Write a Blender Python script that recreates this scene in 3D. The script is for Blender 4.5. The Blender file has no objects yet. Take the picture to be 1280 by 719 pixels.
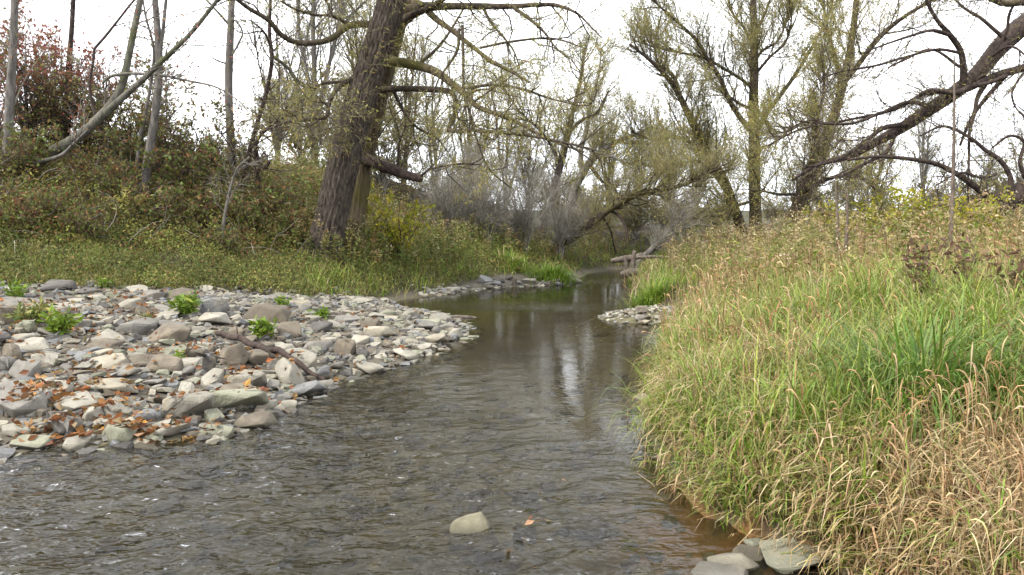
import bpy, bmesh, math, random
import numpy as np
from mathutils import Vector, Matrix
from mathutils.bvhtree import BVHTree

random.seed(7)
rng = np.random.RandomState(11)
sc = bpy.context.scene
C = sc.collection
R = math.radians

# ------------------------------------------------------------------ camera
FPX = 1000.0            # focal length in pixels of a 1280 px wide picture
HORIZON = 285.0
CAMZ = 1.7
PITCH = math.atan((359.5 - HORIZON) / FPX)
cam_d = bpy.data.cameras.new('camera')
cam_d.sensor_width = 36.0
cam_d.lens = 36.0 * FPX / 1280.0
cam_d.clip_start = 0.05
cam_d.clip_end = 3000
cam = bpy.data.objects.new('camera', cam_d)
C.objects.link(cam)
cam.location = (0, 0, CAMZ)
cam.rotation_euler = (math.pi / 2 - PITCH, 0, 0)
sc.camera = cam

# ------------------------------------------------------------------ sky, sun, exposure
SUN_ELEV, SUN_AZ = R(48), R(232)       # azimuth clockwise from +Y: behind the camera, to the left
w = bpy.data.worlds.new('World')
sc.world = w
w.use_nodes = True
nt = w.node_tree
nt.nodes.clear()
out = nt.nodes.new('ShaderNodeOutputWorld')
bg = nt.nodes.new('ShaderNodeBackground')
bg.inputs['Strength'].default_value = 0.1
sky = nt.nodes.new('ShaderNodeTexSky')
sky.sky_type = 'NISHITA'
sky.sun_disc = False
sky.sun_elevation = SUN_ELEV
sky.sun_rotation = SUN_AZ
sky.dust_density = 3.0
tc = nt.nodes.new('ShaderNodeTexCoord')
mp = nt.nodes.new('ShaderNodeMapping')
mp.inputs['Scale'].default_value = (1.2, 1.2, 3.0)
nz = nt.nodes.new('ShaderNodeTexNoise')
nz.inputs['Scale'].default_value = 1.6
nz.inputs['Detail'].default_value = 6
nz.inputs['Roughness'].default_value = 0.55
cr = nt.nodes.new('ShaderNodeValToRGB')       # cloud sheet: white with slightly greyer, bluer folds
cr.color_ramp.elements[0].position = 0.3
cr.color_ramp.elements[0].color = (7.6, 8.1, 9.0, 1)
cr.color_ramp.elements[1].position = 0.62
cr.color_ramp.elements[1].color = (12.2, 12.3, 12.5, 1)
mx = nt.nodes.new('ShaderNodeMix')
mx.data_type = 'RGBA'
mx.inputs['Factor'].default_value = 0.9
L = nt.links.new
L(tc.outputs['Generated'], mp.inputs['Vector'])
L(mp.outputs['Vector'], nz.inputs['Vector'])
L(nz.outputs['Fac'], cr.inputs['Fac'])
L(sky.outputs['Color'], mx.inputs[6])
L(cr.outputs['Color'], mx.inputs[7])
L(mx.outputs[2], bg.inputs['Color'])
L(bg.outputs[0], out.inputs['Surface'])

sun_d = bpy.data.lights.new('sun', 'SUN')
sun_d.energy = 2.2
sun_d.angle = R(10)
sun_d.color = (1.0, 0.95, 0.86)
sun = bpy.data.objects.new('sun', sun_d)
C.objects.link(sun)
sd = Vector((math.sin(SUN_AZ) * math.cos(SUN_ELEV), math.cos(SUN_AZ) * math.cos(SUN_ELEV), math.sin(SUN_ELEV)))
sun.rotation_euler = sd.to_track_quat('Z', 'Y').to_euler()
sun.location = sd * 60

vs = sc.view_settings
vs.view_transform = 'Standard'
vs.look = 'None'
vs.exposure = 1.54
vs.gamma = 1.0
vs.use_curve_mapping = False
sc.render.engine = 'CYCLES'
sc.cycles.use_denoising = True
sc.cycles.max_bounces = 6
sc.cycles.diffuse_bounces = 3
sc.cycles.glossy_bounces = 3
sc.cycles.transmission_bounces = 3
sc.cycles.transparent_max_bounces = 8
sc.cycles.sample_clamp_indirect = 6

# ------------------------------------------------------------------ helpers: numbers
CP, SP = math.cos(PITCH), math.sin(PITCH)


def at(px, py, Y):
    """world point that stands Y metres ahead of the camera on the sight line of a picture point"""
    u = (px - 640.0) / FPX
    v = (359.5 - py) / FPX
    dy = CP + v * SP
    dz = -SP + v * CP
    k = Y / dy
    return np.array([u * k, Y, CAMZ + dz * k])


def _h(ix, iy, s):
    n = (ix.astype(np.int64) * 374761393 + iy.astype(np.int64) * 668265263 + s * 1442695041) & 0x7fffffff
    n = ((n ^ (n >> 13)) * 1274126177) & 0x7fffffff
    return ((n ^ (n >> 16)) & 0xffff) / 65535.0


def vn(x, y, s=0):
    x = np.asarray(x, float); y = np.asarray(y, float)
    ix = np.floor(x); iy = np.floor(y)
    fx = x - ix; fy = y - iy
    fx = fx * fx * (3 - 2 * fx); fy = fy * fy * (3 - 2 * fy)
    a = _h(ix, iy, s); b = _h(ix + 1, iy, s); c = _h(ix, iy + 1, s); d = _h(ix + 1, iy + 1, s)
    return (a + (b - a) * fx) * (1 - fy) + (c + (d - c) * fx) * fy


def fbm(x, y, s=0, o=4):
    t = 0; a = 0.5; f = 1.0
    for i in range(o):
        t = t + a * (vn(np.asarray(x) * f, np.asarray(y) * f, s + i * 17) - 0.5)
        a *= 0.5; f *= 2.03
    return t


def sstep(a, b, x):
    t = np.clip((x - a) / (b - a), 0, 1)
    return t * t * (3 - 2 * t)


def nrm(v):
    return v / np.maximum(np.linalg.norm(v, axis=-1, keepdims=True), 1e-9)


# ------------------------------------------------------------------ lie of the land
XL = np.array([(-6.5, -60), (-6.2, -5), (-5.6, 0), (-5.0, 4), (-4.4, 5.5), (-3.7, 6.0), (-2.5, 6.4), (-2.2, 7.2), (-2.1, 8.6), (-1.5, 9.7), (-1.1, 11),
               (-0.8, 12.6), (-0.9, 14), (-1.25, 15.5), (-2.0, 16.4), (-2.9, 17.4), (-2.9, 18.5), (-2.1, 20), (-1.4, 21.5), (-0.9, 22.4),
               (0.4, 23.3), (1.7, 24.3), (2.1, 26), (2.4, 28), (2.7, 30), (4.2, 32.5), (8, 35), (16, 38), (40, 44), (120, 60)])
XR = np.array([(2.6, -60), (2.2, -5), (1.9, 0), (1.75, 3.2), (1.72, 3.8), (1.42, 4.2), (1.18, 4.7), (1.08, 5.6), (1.22, 7), (1.6, 9), (2.08, 11), (2.35, 12.6),
               (2.8, 14), (3.3, 15), (3.25, 16.5), (2.85, 18), (3.1, 20), (3.7, 24), (4.35, 28), (4.9, 30), (7.5, 31.6), (14, 33.2), (40, 38), (120, 52)])
XV = np.array([(-40, 6), (-22, 9), (-14, 11.6), (-8.8, 13.9), (-4.3, 16.6), (-3.3, 18.4), (-2.5, 20), (-1.8, 21.6), (-1.3, 22.9), (-0.6, 24.4),
               (0.9, 26.2), (1.9, 28), (2.3, 30), (3.9, 32.7), (8, 35.3), (16, 38.3), (40, 44.5), (120, 61)])


def sdist(poly, x, y, left):
    """distance to a polyline, positive on its left (left=True) or right bank side"""
    x = np.asarray(x, float); y = np.asarray(y, float)
    best = np.full(np.broadcast(x, y).shape, 1e9)
    sgn = np.ones_like(best)
    for (ax, ay), (bx, by) in zip(poly[:-1], poly[1:]):
        dx, dy = bx - ax, by - ay
        l2 = dx * dx + dy * dy
        t = np.clip(((x - ax) * dx + (y - ay) * dy) / l2, 0, 1)
        ex = x - (ax + t * dx); ey = y - (ay + t * dy)
        d = ex * ex + ey * ey
        cr_ = dx * ey - dy * ex
        m = d < best - 1e-9
        best = np.where(m, d, best)
        sgn = np.where(m, np.where(cr_ >= 0, 1.0, -1.0), sgn)
    d = np.sqrt(best) * sgn
    return d if left else -d


def prof(d, xs, ys):
    return np.interp(d, xs, ys)


def zones(x, y):
    t = sdist(XL, x, y, True)
    s = sdist(XR, x, y, False)
    q = sdist(XV, x, y, True)
    return t, s, q


def hz(x, y, fine=True):
    x = np.asarray(x, float); y = np.asarray(y, float)
    t, s, q = zones(x, y)
    # left side
    bar = prof(t, [-3, -1.2, -0.4, 0, 0.25, 1, 2, 4, 7, 12, 40], [-.34, -.24, -.1, 0, .07, .17, .28, .47, .7, .85, .9])
    steep = prof(q, [-1, 0, 1, 2.5, 4.5, 7, 9, 14, 40, 200], [0, .02, .28, .85, 1.8, 2.8, 3.2, 3.4, 3.6, 4.5])
    gentle = prof(q, [-1, 0, .5, 1.5, 3, 5, 10, 40, 200], [0, .06, .3, .62, 1.15, 1.6, 1.8, 2.0, 3.0])
    far = prof(q, [-1, 0, .6, 2, 6, 20, 200], [0, .06, .3, .5, .8, 1.1, 2.0])
    k1 = sstep(-6.5, -3.8, x)
    k2 = sstep(24, 30, y)
    bank = steep * (1 - k1) + gentle * k1
    bank = bank * (1 - k2 * k1) + far * k2 * k1
    zl = bar + bank
    # right side
    zr = prof(s, [-3, -1.0, -.3, 0, .12, .5, 1.5, 3, 5, 8, 15, 40, 200], [-.34, -.22, -.1, 0, .16, .34, .58, .86, 1.08, 1.2, 1.22, 1.3, 2.2])
    island = .13 * np.exp(-(((x - 2.35) / .98) ** 2 + ((y - 15.1) / 1.0) ** 2) ** 2)
    z = np.where(t > 0, zl, np.where(s > 0, zr, np.maximum(zl, zr)))
    z = np.where((t <= 0) & (s <= 0), z + island * 2.6, z)
    if fine:
        land = np.clip(np.maximum(t, s) * 2, 0, 1)
        z = z + fbm(x * .5, y * .5, 3) * .35 * land * sstep(0, 3, np.maximum(q, s)) + fbm(x * 2.2, y * 2.2, 5) * (.05 + .04 * land)
        r = np.hypot(x, y)
        z = z + sstep(60, 400, r) * (6 + 14 * fbm(x * .006, y * .006, 9))
    return z


GR = .08
_gx = np.arange(-24, 24, GR); _gy = np.arange(1, 66, GR)
_GX, _GY = np.meshgrid(_gx, _gy)
_GH = hz(_GX, _GY)
_GT, _GS, _GQ = zones(_GX, _GY)


def look(G, x, y):
    """bilinear look-up in one of the grids above"""
    x = np.asarray(x, float); y = np.asarray(y, float)
    fx = np.clip((x + 24) / GR, 0, len(_gx) - 1.001); fy = np.clip((y - 1) / GR, 0, len(_gy) - 1.001)
    i = fx.astype(int); j = fy.astype(int); fx = fx - i; fy = fy - j
    return (G[j, i] * (1 - fx) + G[j, i + 1] * fx) * (1 - fy) + (G[j + 1, i] * (1 - fx) + G[j + 1, i + 1] * fx) * fy


def hf(x, y):
    return look(_GH, x, y)


def zf(x, y):
    return look(_GT, x, y), look(_GS, x, y), look(_GQ, x, y)


def hz1(x, y):
    return float(hf(x, y)) if abs(x) < 23.8 and 1 < y < 65 else float(hz(np.array([x]), np.array([y]))[0])


def ground_at(px, py, y0=3.2, y1=60.0):
    """where the sight line of a picture point meets the ground"""
    Ys = np.exp(np.linspace(math.log(y0), math.log(y1), 500))
    p1 = at(px, py, 1.0) - np.array([0, 0, CAMZ])
    P = p1 * Ys[:, None] + np.array([0, 0, CAMZ])
    g = np.maximum(hf(P[:, 0], P[:, 1]), -0.02)
    k = np.argmax(P[:, 2] < g) if np.any(P[:, 2] < g) else len(Ys) - 1
    p = P[k]
    return np.array([p[0], p[1], g[k]])


# ------------------------------------------------------------------ helpers: materials
def mat(name):
    m = bpy.data.materials.new(name)
    m.use_nodes = True
    n = m.node_tree.nodes
    n.clear()
    o = n.new('ShaderNodeOutputMaterial')
    return m, n, m.node_tree.links.new, o


def leaf_mat(name, transl=0.35, rough=0.55, spec=0.25):
    m, n, l, o = mat(name)
    a = n.new('ShaderNodeAttribute'); a.attribute_name = 'Col'
    p = n.new('ShaderNodeBsdfPrincipled')
    p.inputs['Roughness'].default_value = rough
    p.inputs['Specular IOR Level'].default_value = spec
    tr = n.new('ShaderNodeBsdfTranslucent')
    mix = n.new('ShaderNodeMixShader'); mix.inputs[0].default_value = transl
    l(a.outputs['Color'], p.inputs['Base Color'])
    l(a.outputs['Color'], tr.inputs['Color'])
    l(p.outputs[0], mix.inputs[1]); l(tr.outputs[0], mix.inputs[2])
    l(mix.outputs[0], o.inputs['Surface'])
    return m


def bark_mat(name, dark, light, scale=9.0, stretch=.16, bump=.6, moss=None, moss_amt=0.0):
    m, n, l, o = mat(name)
    dark = tuple(c * .62 for c in dark); light = tuple(c * .72 for c in light)
    tcn = n.new('ShaderNodeTexCoord')
    mpn = n.new('ShaderNodeMapping'); mpn.inputs['Scale'].default_value = (1, 1, stretch)
    n1 = n.new('ShaderNodeTexNoise'); n1.inputs['Scale'].default_value = scale; n1.inputs['Detail'].default_value = 8; n1.inputs['Roughness'].default_value = .65
    n1.inputs['Distortion'].default_value = .6
    r1 = n.new('ShaderNodeValToRGB')
    r1.color_ramp.elements[0].position = .34; r1.color_ramp.elements[0].color = (*dark, 1)
    r1.color_ramp.elements[1].position = .68; r1.color_ramp.elements[1].color = (*light, 1)
    n2 = n.new('ShaderNodeTexNoise'); n2.inputs['Scale'].default_value = 1.1; n2.inputs['Detail'].default_value = 5
    p = n.new('ShaderNodeBsdfPrincipled'); p.inputs['Roughness'].default_value = .9; p.inputs['Specular IOR Level'].default_value = .15
    b = n.new('ShaderNodeBump'); b.inputs['Strength'].default_value = bump; b.inputs['Distance'].default_value = .03
    l(tcn.outputs['Object'], mpn.inputs['Vector']); l(mpn.outputs['Vector'], n1.inputs['Vector'])
    l(tcn.outputs['Object'], n2.inputs['Vector'])
    l(n1.outputs['Fac'], r1.inputs['Fac']); l(n1.outputs['Fac'], b.inputs['Height'])
    l(b.outputs['Normal'], p.inputs['Normal'])
    src = r1.outputs['Color']
    if moss:
        r2 = n.new('ShaderNodeValToRGB')
        r2.color_ramp.elements[0].position = .62 - moss_amt * .5; r2.color_ramp.elements[0].color = (0, 0, 0, 1)
        r2.color_ramp.elements[1].position = .78 - moss_amt * .5; r2.color_ramp.elements[1].color = (.85, .85, .85, 1)
        mm = n.new('ShaderNodeMix'); mm.data_type = 'RGBA'
        mm.inputs[7].default_value = (*moss, 1)
        l(n2.outputs['Fac'], r2.inputs['Fac']); l(r2.outputs['Color'], mm.inputs['Factor']); l(src, mm.inputs[6])
        src = mm.outputs[2]
    l(src, p.inputs['Base Color'])
    l(p.outputs[0], o.inputs['Surface'])
    return m


M = {}
M['leaf'] = leaf_mat('leaf')
M['leaf_matte'] = leaf_mat('leaf_matte', .2, .8, .1)
M['grass'] = leaf_mat('grass_blade', .35, .5, .3)
M['dry'] = leaf_mat('dry_stalk', .15, .8, .1)
M['bark_willow'] = bark_mat('bark_willow', (.022, .017, .014), (.15, .122, .098), 16, .28, 1.2)
M['bark_moss'] = bark_mat('bark_moss', (.04, .03, .02), (.17, .135, .085), 10, .14, .8, (.075, .07, .02), .36)
M['bark_limb'] = bark_mat('bark_limb', (.03, .022, .017), (.12, .095, .07), 12, .6, .6, (.07, .066, .018), .2)
M['bark_dark'] = bark_mat('bark_dark', (.022, .016, .015), (.095, .07, .058), 12, .5, .6)
M['bark_grey'] = bark_mat('bark_grey', (.08, .072, .066), (.235, .215, .195), 9, .3, .4, (.055, .06, .025), .12)
M['bark_greymoss'] = bark_mat('bark_greymoss', (.06, .055, .045), (.19, .18, .15), 9, .3, .4, (.05, .06, .02), .34)
M['twig_brown'] = bark_mat('twig_brown', (.1, .075, .06), (.23, .185, .145), 6, 1, .1)
M['twig_olive'] = bark_mat('twig_olive', (.19, .165, .09), (.34, .305, .165), 6, 1, .1)
M['twig_grey'] = bark_mat('twig_grey', (.2, .185, .155), (.36, .335, .285), 6, 1, .1)
M['deadwood'] = bark_mat('deadwood', (.06, .045, .035), (.25, .21, .17), 14, .5, .6)


def stone_mat():
    m, n, l, o = mat('stone')
    oi = n.new('ShaderNodeObjectInfo')
    tcn = n.new('ShaderNodeTexCoord')
    add = n.new('ShaderNodeVectorMath'); add.operation = 'ADD'
    sc_ = n.new('ShaderNodeVectorMath'); sc_.operation = 'SCALE'; sc_.inputs['Scale'].default_value = 40
    comb = n.new('ShaderNodeCombineXYZ')
    l(oi.outputs['Random'], comb.inputs[0]); l(oi.outputs['Random'], comb.inputs[1])
    l(comb.outputs[0], sc_.inputs[0])
    l(tcn.outputs['Object'], add.inputs[0]); l(sc_.outputs[0], add.inputs[1])
    n1 = n.new('ShaderNodeTexNoise'); n1.inputs['Scale'].default_value = 3.2; n1.inputs['Detail'].default_value = 8; n1.inputs['Roughness'].default_value = .65
    n2 = n.new('ShaderNodeTexNoise'); n2.inputs['Scale'].default_value = 22; n2.inputs['Detail'].default_value = 4
    vo = n.new('ShaderNodeTexNoise'); vo.inputs['Scale'].default_value = 1.6; vo.inputs['Detail'].default_value = 4
    for x in (n1, n2, vo):
        l(add.outputs[0], x.inputs['Vector'])
    r1 = n.new('ShaderNodeValToRGB')
    r1.color_ramp.elements[0].position = .28; r1.color_ramp.elements[0].color = (.62, .6, .58, 1)
    r1.color_ramp.elements[1].position = .7; r1.color_ramp.elements[1].color = (1.15, 1.15, 1.15, 1)
    mul = n.new('ShaderNodeMix'); mul.data_type = 'RGBA'; mul.blend_type = 'MULTIPLY'; mul.inputs['Factor'].default_value = 1
    l(n1.outputs['Fac'], r1.inputs['Fac']); l(oi.outputs['Color'], mul.inputs[6]); l(r1.outputs['Color'], mul.inputs[7])
    # tan and lichen stains
    r2 = n.new('ShaderNodeValToRGB')
    r2.color_ramp.elements[0].position = .56; r2.color_ramp.elements[0].color = (0, 0, 0, 1)
    r2.color_ramp.elements[1].position = .72; r2.color_ramp.elements[1].color = (.5, .5, .5, 1)
    st = n.new('ShaderNodeMix'); st.data_type = 'RGBA'; st.inputs[7].default_value = (.19, .155, .1, 1)
    l(vo.outputs['Fac'], r2.inputs['Fac']); l(r2.outputs['Color'], st.inputs['Factor']); l(mul.outputs[2], st.inputs[6])
    # wet and silty close to the water line
    geo = n.new('ShaderNodeNewGeometry'); sep = n.new('ShaderNodeSeparateXYZ'); l(geo.outputs['Position'], sep.inputs[0])
    mr = n.new('ShaderNodeMapRange'); mr.inputs[1].default_value = .055; mr.inputs[2].default_value = .015; mr.inputs[3].default_value = 0; mr.inputs[4].default_value = .75
    l(sep.outputs['Z'], mr.inputs[0])
    wet = n.new('ShaderNodeMix'); wet.data_type = 'RGBA'; wet.inputs[7].default_value = (.035, .031, .02, 1)
    l(mr.outputs[0], wet.inputs['Factor']); l(st.outputs[2], wet.inputs[6])
    p = n.new('ShaderNodeBsdfPrincipled'); p.inputs['Roughness'].default_value = .85; p.inputs['Specular IOR Level'].default_value = .25
    b = n.new('ShaderNodeBump'); b.inputs['Strength'].default_value = .5; b.inputs['Distance'].default_value = .02
    ad = n.new('ShaderNodeMath'); ad.operation = 'ADD'
    l(n1.outputs['Fac'], ad.inputs[0]); l(n2.outputs['Fac'], ad.inputs[1]); l(ad.outputs[0], b.inputs['Height'])
    l(b.outputs['Normal'], p.inputs['Normal'])
    l(wet.outputs[2], p.inputs['Base Color'])
    l(p.outputs[0], o.inputs['Surface'])
    return m


M['stone'] = stone_mat()


def vcol_mat(name, rough=.9, bump=.5, scale=14, dist=.03, lo=.6, hi=1.25):
    m, n, l, o = mat(name)
    a = n.new('ShaderNodeAttribute'); a.attribute_name = 'Col'
    tcn = n.new('ShaderNodeTexCoord')
    n1 = n.new('ShaderNodeTexNoise'); n1.inputs['Scale'].default_value = scale; n1.inputs['Detail'].default_value = 8; n1.inputs['Roughness'].default_value = .7
    l(tcn.outputs['Object'], n1.inputs['Vector'])
    r1 = n.new('ShaderNodeValToRGB')
    r1.color_ramp.elements[0].position = .3; r1.color_ramp.elements[0].color = (lo, lo, lo, 1)
    r1.color_ramp.elements[1].position = .7; r1.color_ramp.elements[1].color = (hi, hi, hi, 1)
    mul = n.new('ShaderNodeMix'); mul.data_type = 'RGBA'; mul.blend_type = 'MULTIPLY'; mul.inputs['Factor'].default_value = 1
    l(n1.outputs['Fac'], r1.inputs['Fac']); l(a.outputs['Color'], mul.inputs[6]); l(r1.outputs['Color'], mul.inputs[7])
    p = n.new('ShaderNodeBsdfPrincipled'); p.inputs['Roughness'].default_value = rough; p.inputs['Specular IOR Level'].default_value = .2
    b = n.new('ShaderNodeBump'); b.inputs['Strength'].default_value = bump; b.inputs['Distance'].default_value = dist
    l(n1.outputs['Fac'], b.inputs['Height']); l(b.outputs['Normal'], p.inputs['Normal'])
    l(mul.outputs[2], p.inputs['Base Color'])
    l(p.outputs[0], o.inputs['Surface'])
    return m


M['ground'] = vcol_mat('ground', .95, .7, 9, .06)
M['pebble'] = vcol_mat('pebble', .85, .4, 30, .01)
M['hill'] = vcol_mat('hill', 1, .6, .25, 1.5)


def water_mat():
    m, n, l, o = mat('water')
    tcn = n.new('ShaderNodeTexCoord')
    at_ = n.new('ShaderNodeAttribute'); at_.attribute_name = 'riffle'

    def noise(sx, sy, scale, det):
        mp_ = n.new('ShaderNodeMapping'); mp_.inputs['Scale'].default_value = (sx, sy, 1)
        mp_.inputs['Rotation'].default_value = (0, 0, R(-12))
        l(tcn.outputs['Object'], mp_.inputs['Vector'])
        x = n.new('ShaderNodeTexNoise'); x.inputs['Scale'].default_value = scale; x.inputs['Detail'].default_value = det
        x.inputs['Roughness'].default_value = .55; x.inputs['Distortion'].default_value = .5
        l(mp_.outputs[0], x.inputs['Vector'])
        return x
    a1 = noise(1, 1.6, 8, 1.5)
    a2 = noise(1, 1.5, 22, 1)
    m1 = n.new('ShaderNodeMath'); m1.operation = 'MULTIPLY'; m1.inputs[1].default_value = .22
    l(a2.outputs['Fac'], m1.inputs[0])
    ad = n.new('ShaderNodeMath'); ad.operation = 'ADD'; l(a1.outputs['Fac'], ad.inputs[0]); l(m1.outputs[0], ad.inputs[1])
    mr = n.new('ShaderNodeMapRange'); mr.inputs[1].default_value = 0; mr.inputs[2].default_value = 1
    mr.inputs[3].default_value = .03; mr.inputs[4].default_value = .52
    l(at_.outputs['Fac'], mr.inputs[0])
    b = n.new('ShaderNodeBump'); b.inputs['Distance'].default_value = .07
    l(mr.outputs[0], b.inputs['Strength']); l(ad.outputs[0], b.inputs['Height'])
    fr = n.new('ShaderNodeFresnel'); fr.inputs['IOR'].default_value = 1.333; l(b.outputs['Normal'], fr.inputs['Normal'])
    gl = n.new('ShaderNodeBsdfGlossy'); gl.inputs['Roughness'].default_value = .045; l(b.outputs['Normal'], gl.inputs['Normal'])
    tr = n.new('ShaderNodeBsdfTransparent'); tr.inputs['Color'].default_value = (.66, .61, .45, 1)
    df = n.new('ShaderNodeBsdfDiffuse'); df.inputs['Color'].default_value = (.03, .029, .021, 1)
    body = n.new('ShaderNodeMixShader'); body.inputs[0].default_value = .22
    l(tr.outputs[0], body.inputs[1]); l(df.outputs[0], body.inputs[2])
    mix = n.new('ShaderNodeMixShader')
    l(fr.outputs[0], mix.inputs[0]); l(body.outputs[0], mix.inputs[1]); l(gl.outputs[0], mix.inputs[2])
    l(mix.outputs[0], o.inputs['Surface'])
    return m


M['water'] = water_mat()


# ------------------------------------------------------------------ helpers: meshes
class MB:
    """collects quads and triangles with a colour for each vertex and links them as ONE mesh object"""

    def __init__(s):
        s.V = []; s.Q = []; s.T = []; s.K = []; s.n = 0

    def add(s, V, Q=None, T=None, col=None):
        V = np.asarray(V, float).reshape(-1, 3)
        s.V.append(V)
        if Q is not None and len(Q): s.Q.append(np.asarray(Q).reshape(-1, 4) + s.n)
        if T is not None and len(T): s.T.append(np.asarray(T).reshape(-1, 3) + s.n)
        if col is None: col = np.full((len(V), 3), .5)
        col = np.asarray(col, float)
        if col.ndim == 1: col = np.tile(col, (len(V), 1))
        s.K.append(col)
        s.n += len(V)

    def mesh(s, name, smooth=True):
        me = bpy.data.meshes.new(name)
        V = np.concatenate(s.V)
        Q = np.concatenate(s.Q) if s.Q else np.zeros((0, 4), int)
        T = np.concatenate(s.T) if s.T else np.zeros((0, 3), int)
        K = np.concatenate(s.K)
        nl = Q.size + T.size
        me.vertices.add(len(V)); me.loops.add(nl); me.polygons.add(len(Q) + len(T))
        me.vertices.foreach_set('co', V.astype(np.float32).ravel())
        me.loops.foreach_set('vertex_index', np.concatenate([Q.ravel(), T.ravel()]).astype(np.int32))
        st = np.concatenate([np.arange(len(Q)) * 4, Q.size + np.arange(len(T)) * 3]).astype(np.int32)
        me.polygons.foreach_set('loop_start', st)
        me.polygons.foreach_set('use_smooth', np.full(len(Q) + len(T), smooth, dtype=bool))
        me.update(calc_edges=True)
        ca = me.color_attributes.new('Col', 'FLOAT_COLOR', 'POINT')
        ca.data.foreach_set('color', np.concatenate([np.clip(K, 0, 1), np.ones((len(K), 1))], 1).astype(np.float32).ravel())
        return me

    def build(s, name, m, parent=None, smooth=True, loc=None):
        if parent is not None and loc is None:          # meshes are laid out in world space: make them local to their thing
            s.V = [v - np.array(parent.location) for v in s.V]
        me = s.mesh(name, smooth)
        me.materials.append(m)
        o = bpy.data.objects.new(name, me)
        C.objects.link(o)
        if loc is not None:
            o.location = loc
        if parent is not None: o.parent = parent
        return o


def tag(o, label=None, cat=None, group=None, kind=None):
    if label: o['label'] = label
    if cat: o['category'] = cat
    if group: o['group'] = group
    if kind: o['kind'] = kind
    return o


def empty(name, loc=(0, 0, 0), rz=0):
    o = bpy.data.objects.new(name, None)
    o.empty_display_size = .2
    C.objects.link(o)
    o.location = loc
    o.rotation_euler = (0, 0, rz)
    return o


def copy_tree(o, parent=None):
    c = o.copy()
    C.objects.link(c)
    c.parent = parent
    for ch in list(o.children):
        copy_tree(ch, c)
    return c


def tubes(mb, P, Rd, sides=3, col=(.5, .5, .5)):
    """many tubes at once: P (n,m,3) centre lines, Rd (n,m) radii"""
    n, m, _ = P.shape
    T = np.empty_like(P)
    T[:, 1:-1] = P[:, 2:] - P[:, :-2]; T[:, 0] = P[:, 1] - P[:, 0]; T[:, -1] = P[:, -1] - P[:, -2]
    T = nrm(T)
    ref = nrm(rng.normal(size=(n, 1, 3)) + 1e-3)
    mean = nrm(P[:, -1:] - P[:, :1])
    ref = nrm(np.cross(mean, ref))
    A = nrm(ref - (ref * T).sum(-1, keepdims=True) * T)
    B = np.cross(T, A)
    th = np.arange(sides) * 2 * math.pi / sides
    V = P[:, :, None] + Rd[:, :, None, None] * (A[:, :, None] * np.cos(th)[:, None] + B[:, :, None] * np.sin(th)[:, None])
    idx = np.arange(n * m * sides).reshape(n, m, sides)
    a = idx[:, :-1]; b = idx[:, 1:]
    Q = np.stack([a, np.roll(a, -1, 2), np.roll(b, -1, 2), b], -1).reshape(-1, 4)
    col = np.asarray(col, float)
    if col.ndim == 2:
        col = np.repeat(col, m * sides, 0)
    mb.add(V.reshape(-1, 3), Q, None, col)


def catmull(P, n):
    P = np.asarray(P, float)
    k = len(P)
    E = np.vstack([2 * P[0] - P[1], P, 2 * P[-1] - P[-2]])
    seg = np.linalg.norm(np.diff(P[:, :3], axis=0), axis=1)
    cum = np.concatenate([[0], np.cumsum(seg)])
    u = np.linspace(0, cum[-1], n)
    i = np.clip(np.searchsorted(cum, u, side='right') - 1, 0, k - 2)
    t = ((u - cum[i]) / np.maximum(seg[i], 1e-9))[:, None]
    p0, p1, p2, p3 = E[i], E[i + 1], E[i + 2], E[i + 3]
    return .5 * (2 * p1 + (p2 - p0) * t + (2 * p0 - 5 * p1 + 4 * p2 - p3) * t * t + (3 * p1 - p0 - 3 * p2 + p3) * t ** 3)


def limb_mesh(mb, PR, sides=10, ridge=0.0, knob=.05, seed=0):
    """one carefully framed limb: PR (n,4) centre and radius, with lumps and bark ridges"""
    P = PR[:, :3]; r = np.maximum(PR[:, 3], .002)
    n = len(P)
    T = np.gradient(P, axis=0); T = nrm(T)
    A = np.zeros_like(P)
    a = np.cross(T[0], [0.3, 1, .1]); a /= np.linalg.norm(a)
    for i in range(n):
        a = a - T[i] * np.dot(a, T[i]); a /= np.linalg.norm(a) + 1e-9
        A[i] = a
    B = np.cross(T, A)
    th = np.arange(sides) * 2 * math.pi / sides
    arc = np.concatenate([[0], np.cumsum(np.linalg.norm(np.diff(P, axis=0), axis=1))])
    TH, AR = np.meshgrid(th, arc)
    f = 1 + knob * 2 * fbm(np.cos(TH) * 1.3 + 7 + AR * .8, np.sin(TH) * 1.3 + AR * .9 + seed, seed)
    if ridge:
        x = TH / (2 * math.pi)
        wob = .5 * fbm(np.cos(TH) * 2, AR * 1.2, seed + 3)
        per = np.abs(((x * 22 + wob * 2.5) % 1.0) - .5) * 2
        brk = vn(np.floor(x * 22 + wob * 2.5) * 3.1, AR * 2.6, seed + 5)
        f = f + ridge * (per ** .7 - .5) * (.5 + brk)
    V = P[:, None] + (r[:, None] * f)[..., None] * (A[:, None] * np.cos(th)[:, None] + B[:, None] * np.sin(th)[:, None])
    idx = np.arange(n * sides).reshape(n, sides)
    a_ = idx[:-1]; b_ = idx[1:]
    Q = np.stack([a_, np.roll(a_, -1, 1), np.roll(b_, -1, 1), b_], -1).reshape(-1, 4)
    base = mb.n
    mb.add(V.reshape(-1, 3), Q)
    # end cap
    e = idx[-1]
    mb.add(P[-1:] + T[-1:] * r[-1] * .5, None, None)
    c = mb.n - 1
    mb.T.append(np.array([[base + e[k], base + e[(k + 1) % sides], c] for k in range(sides)]))


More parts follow.
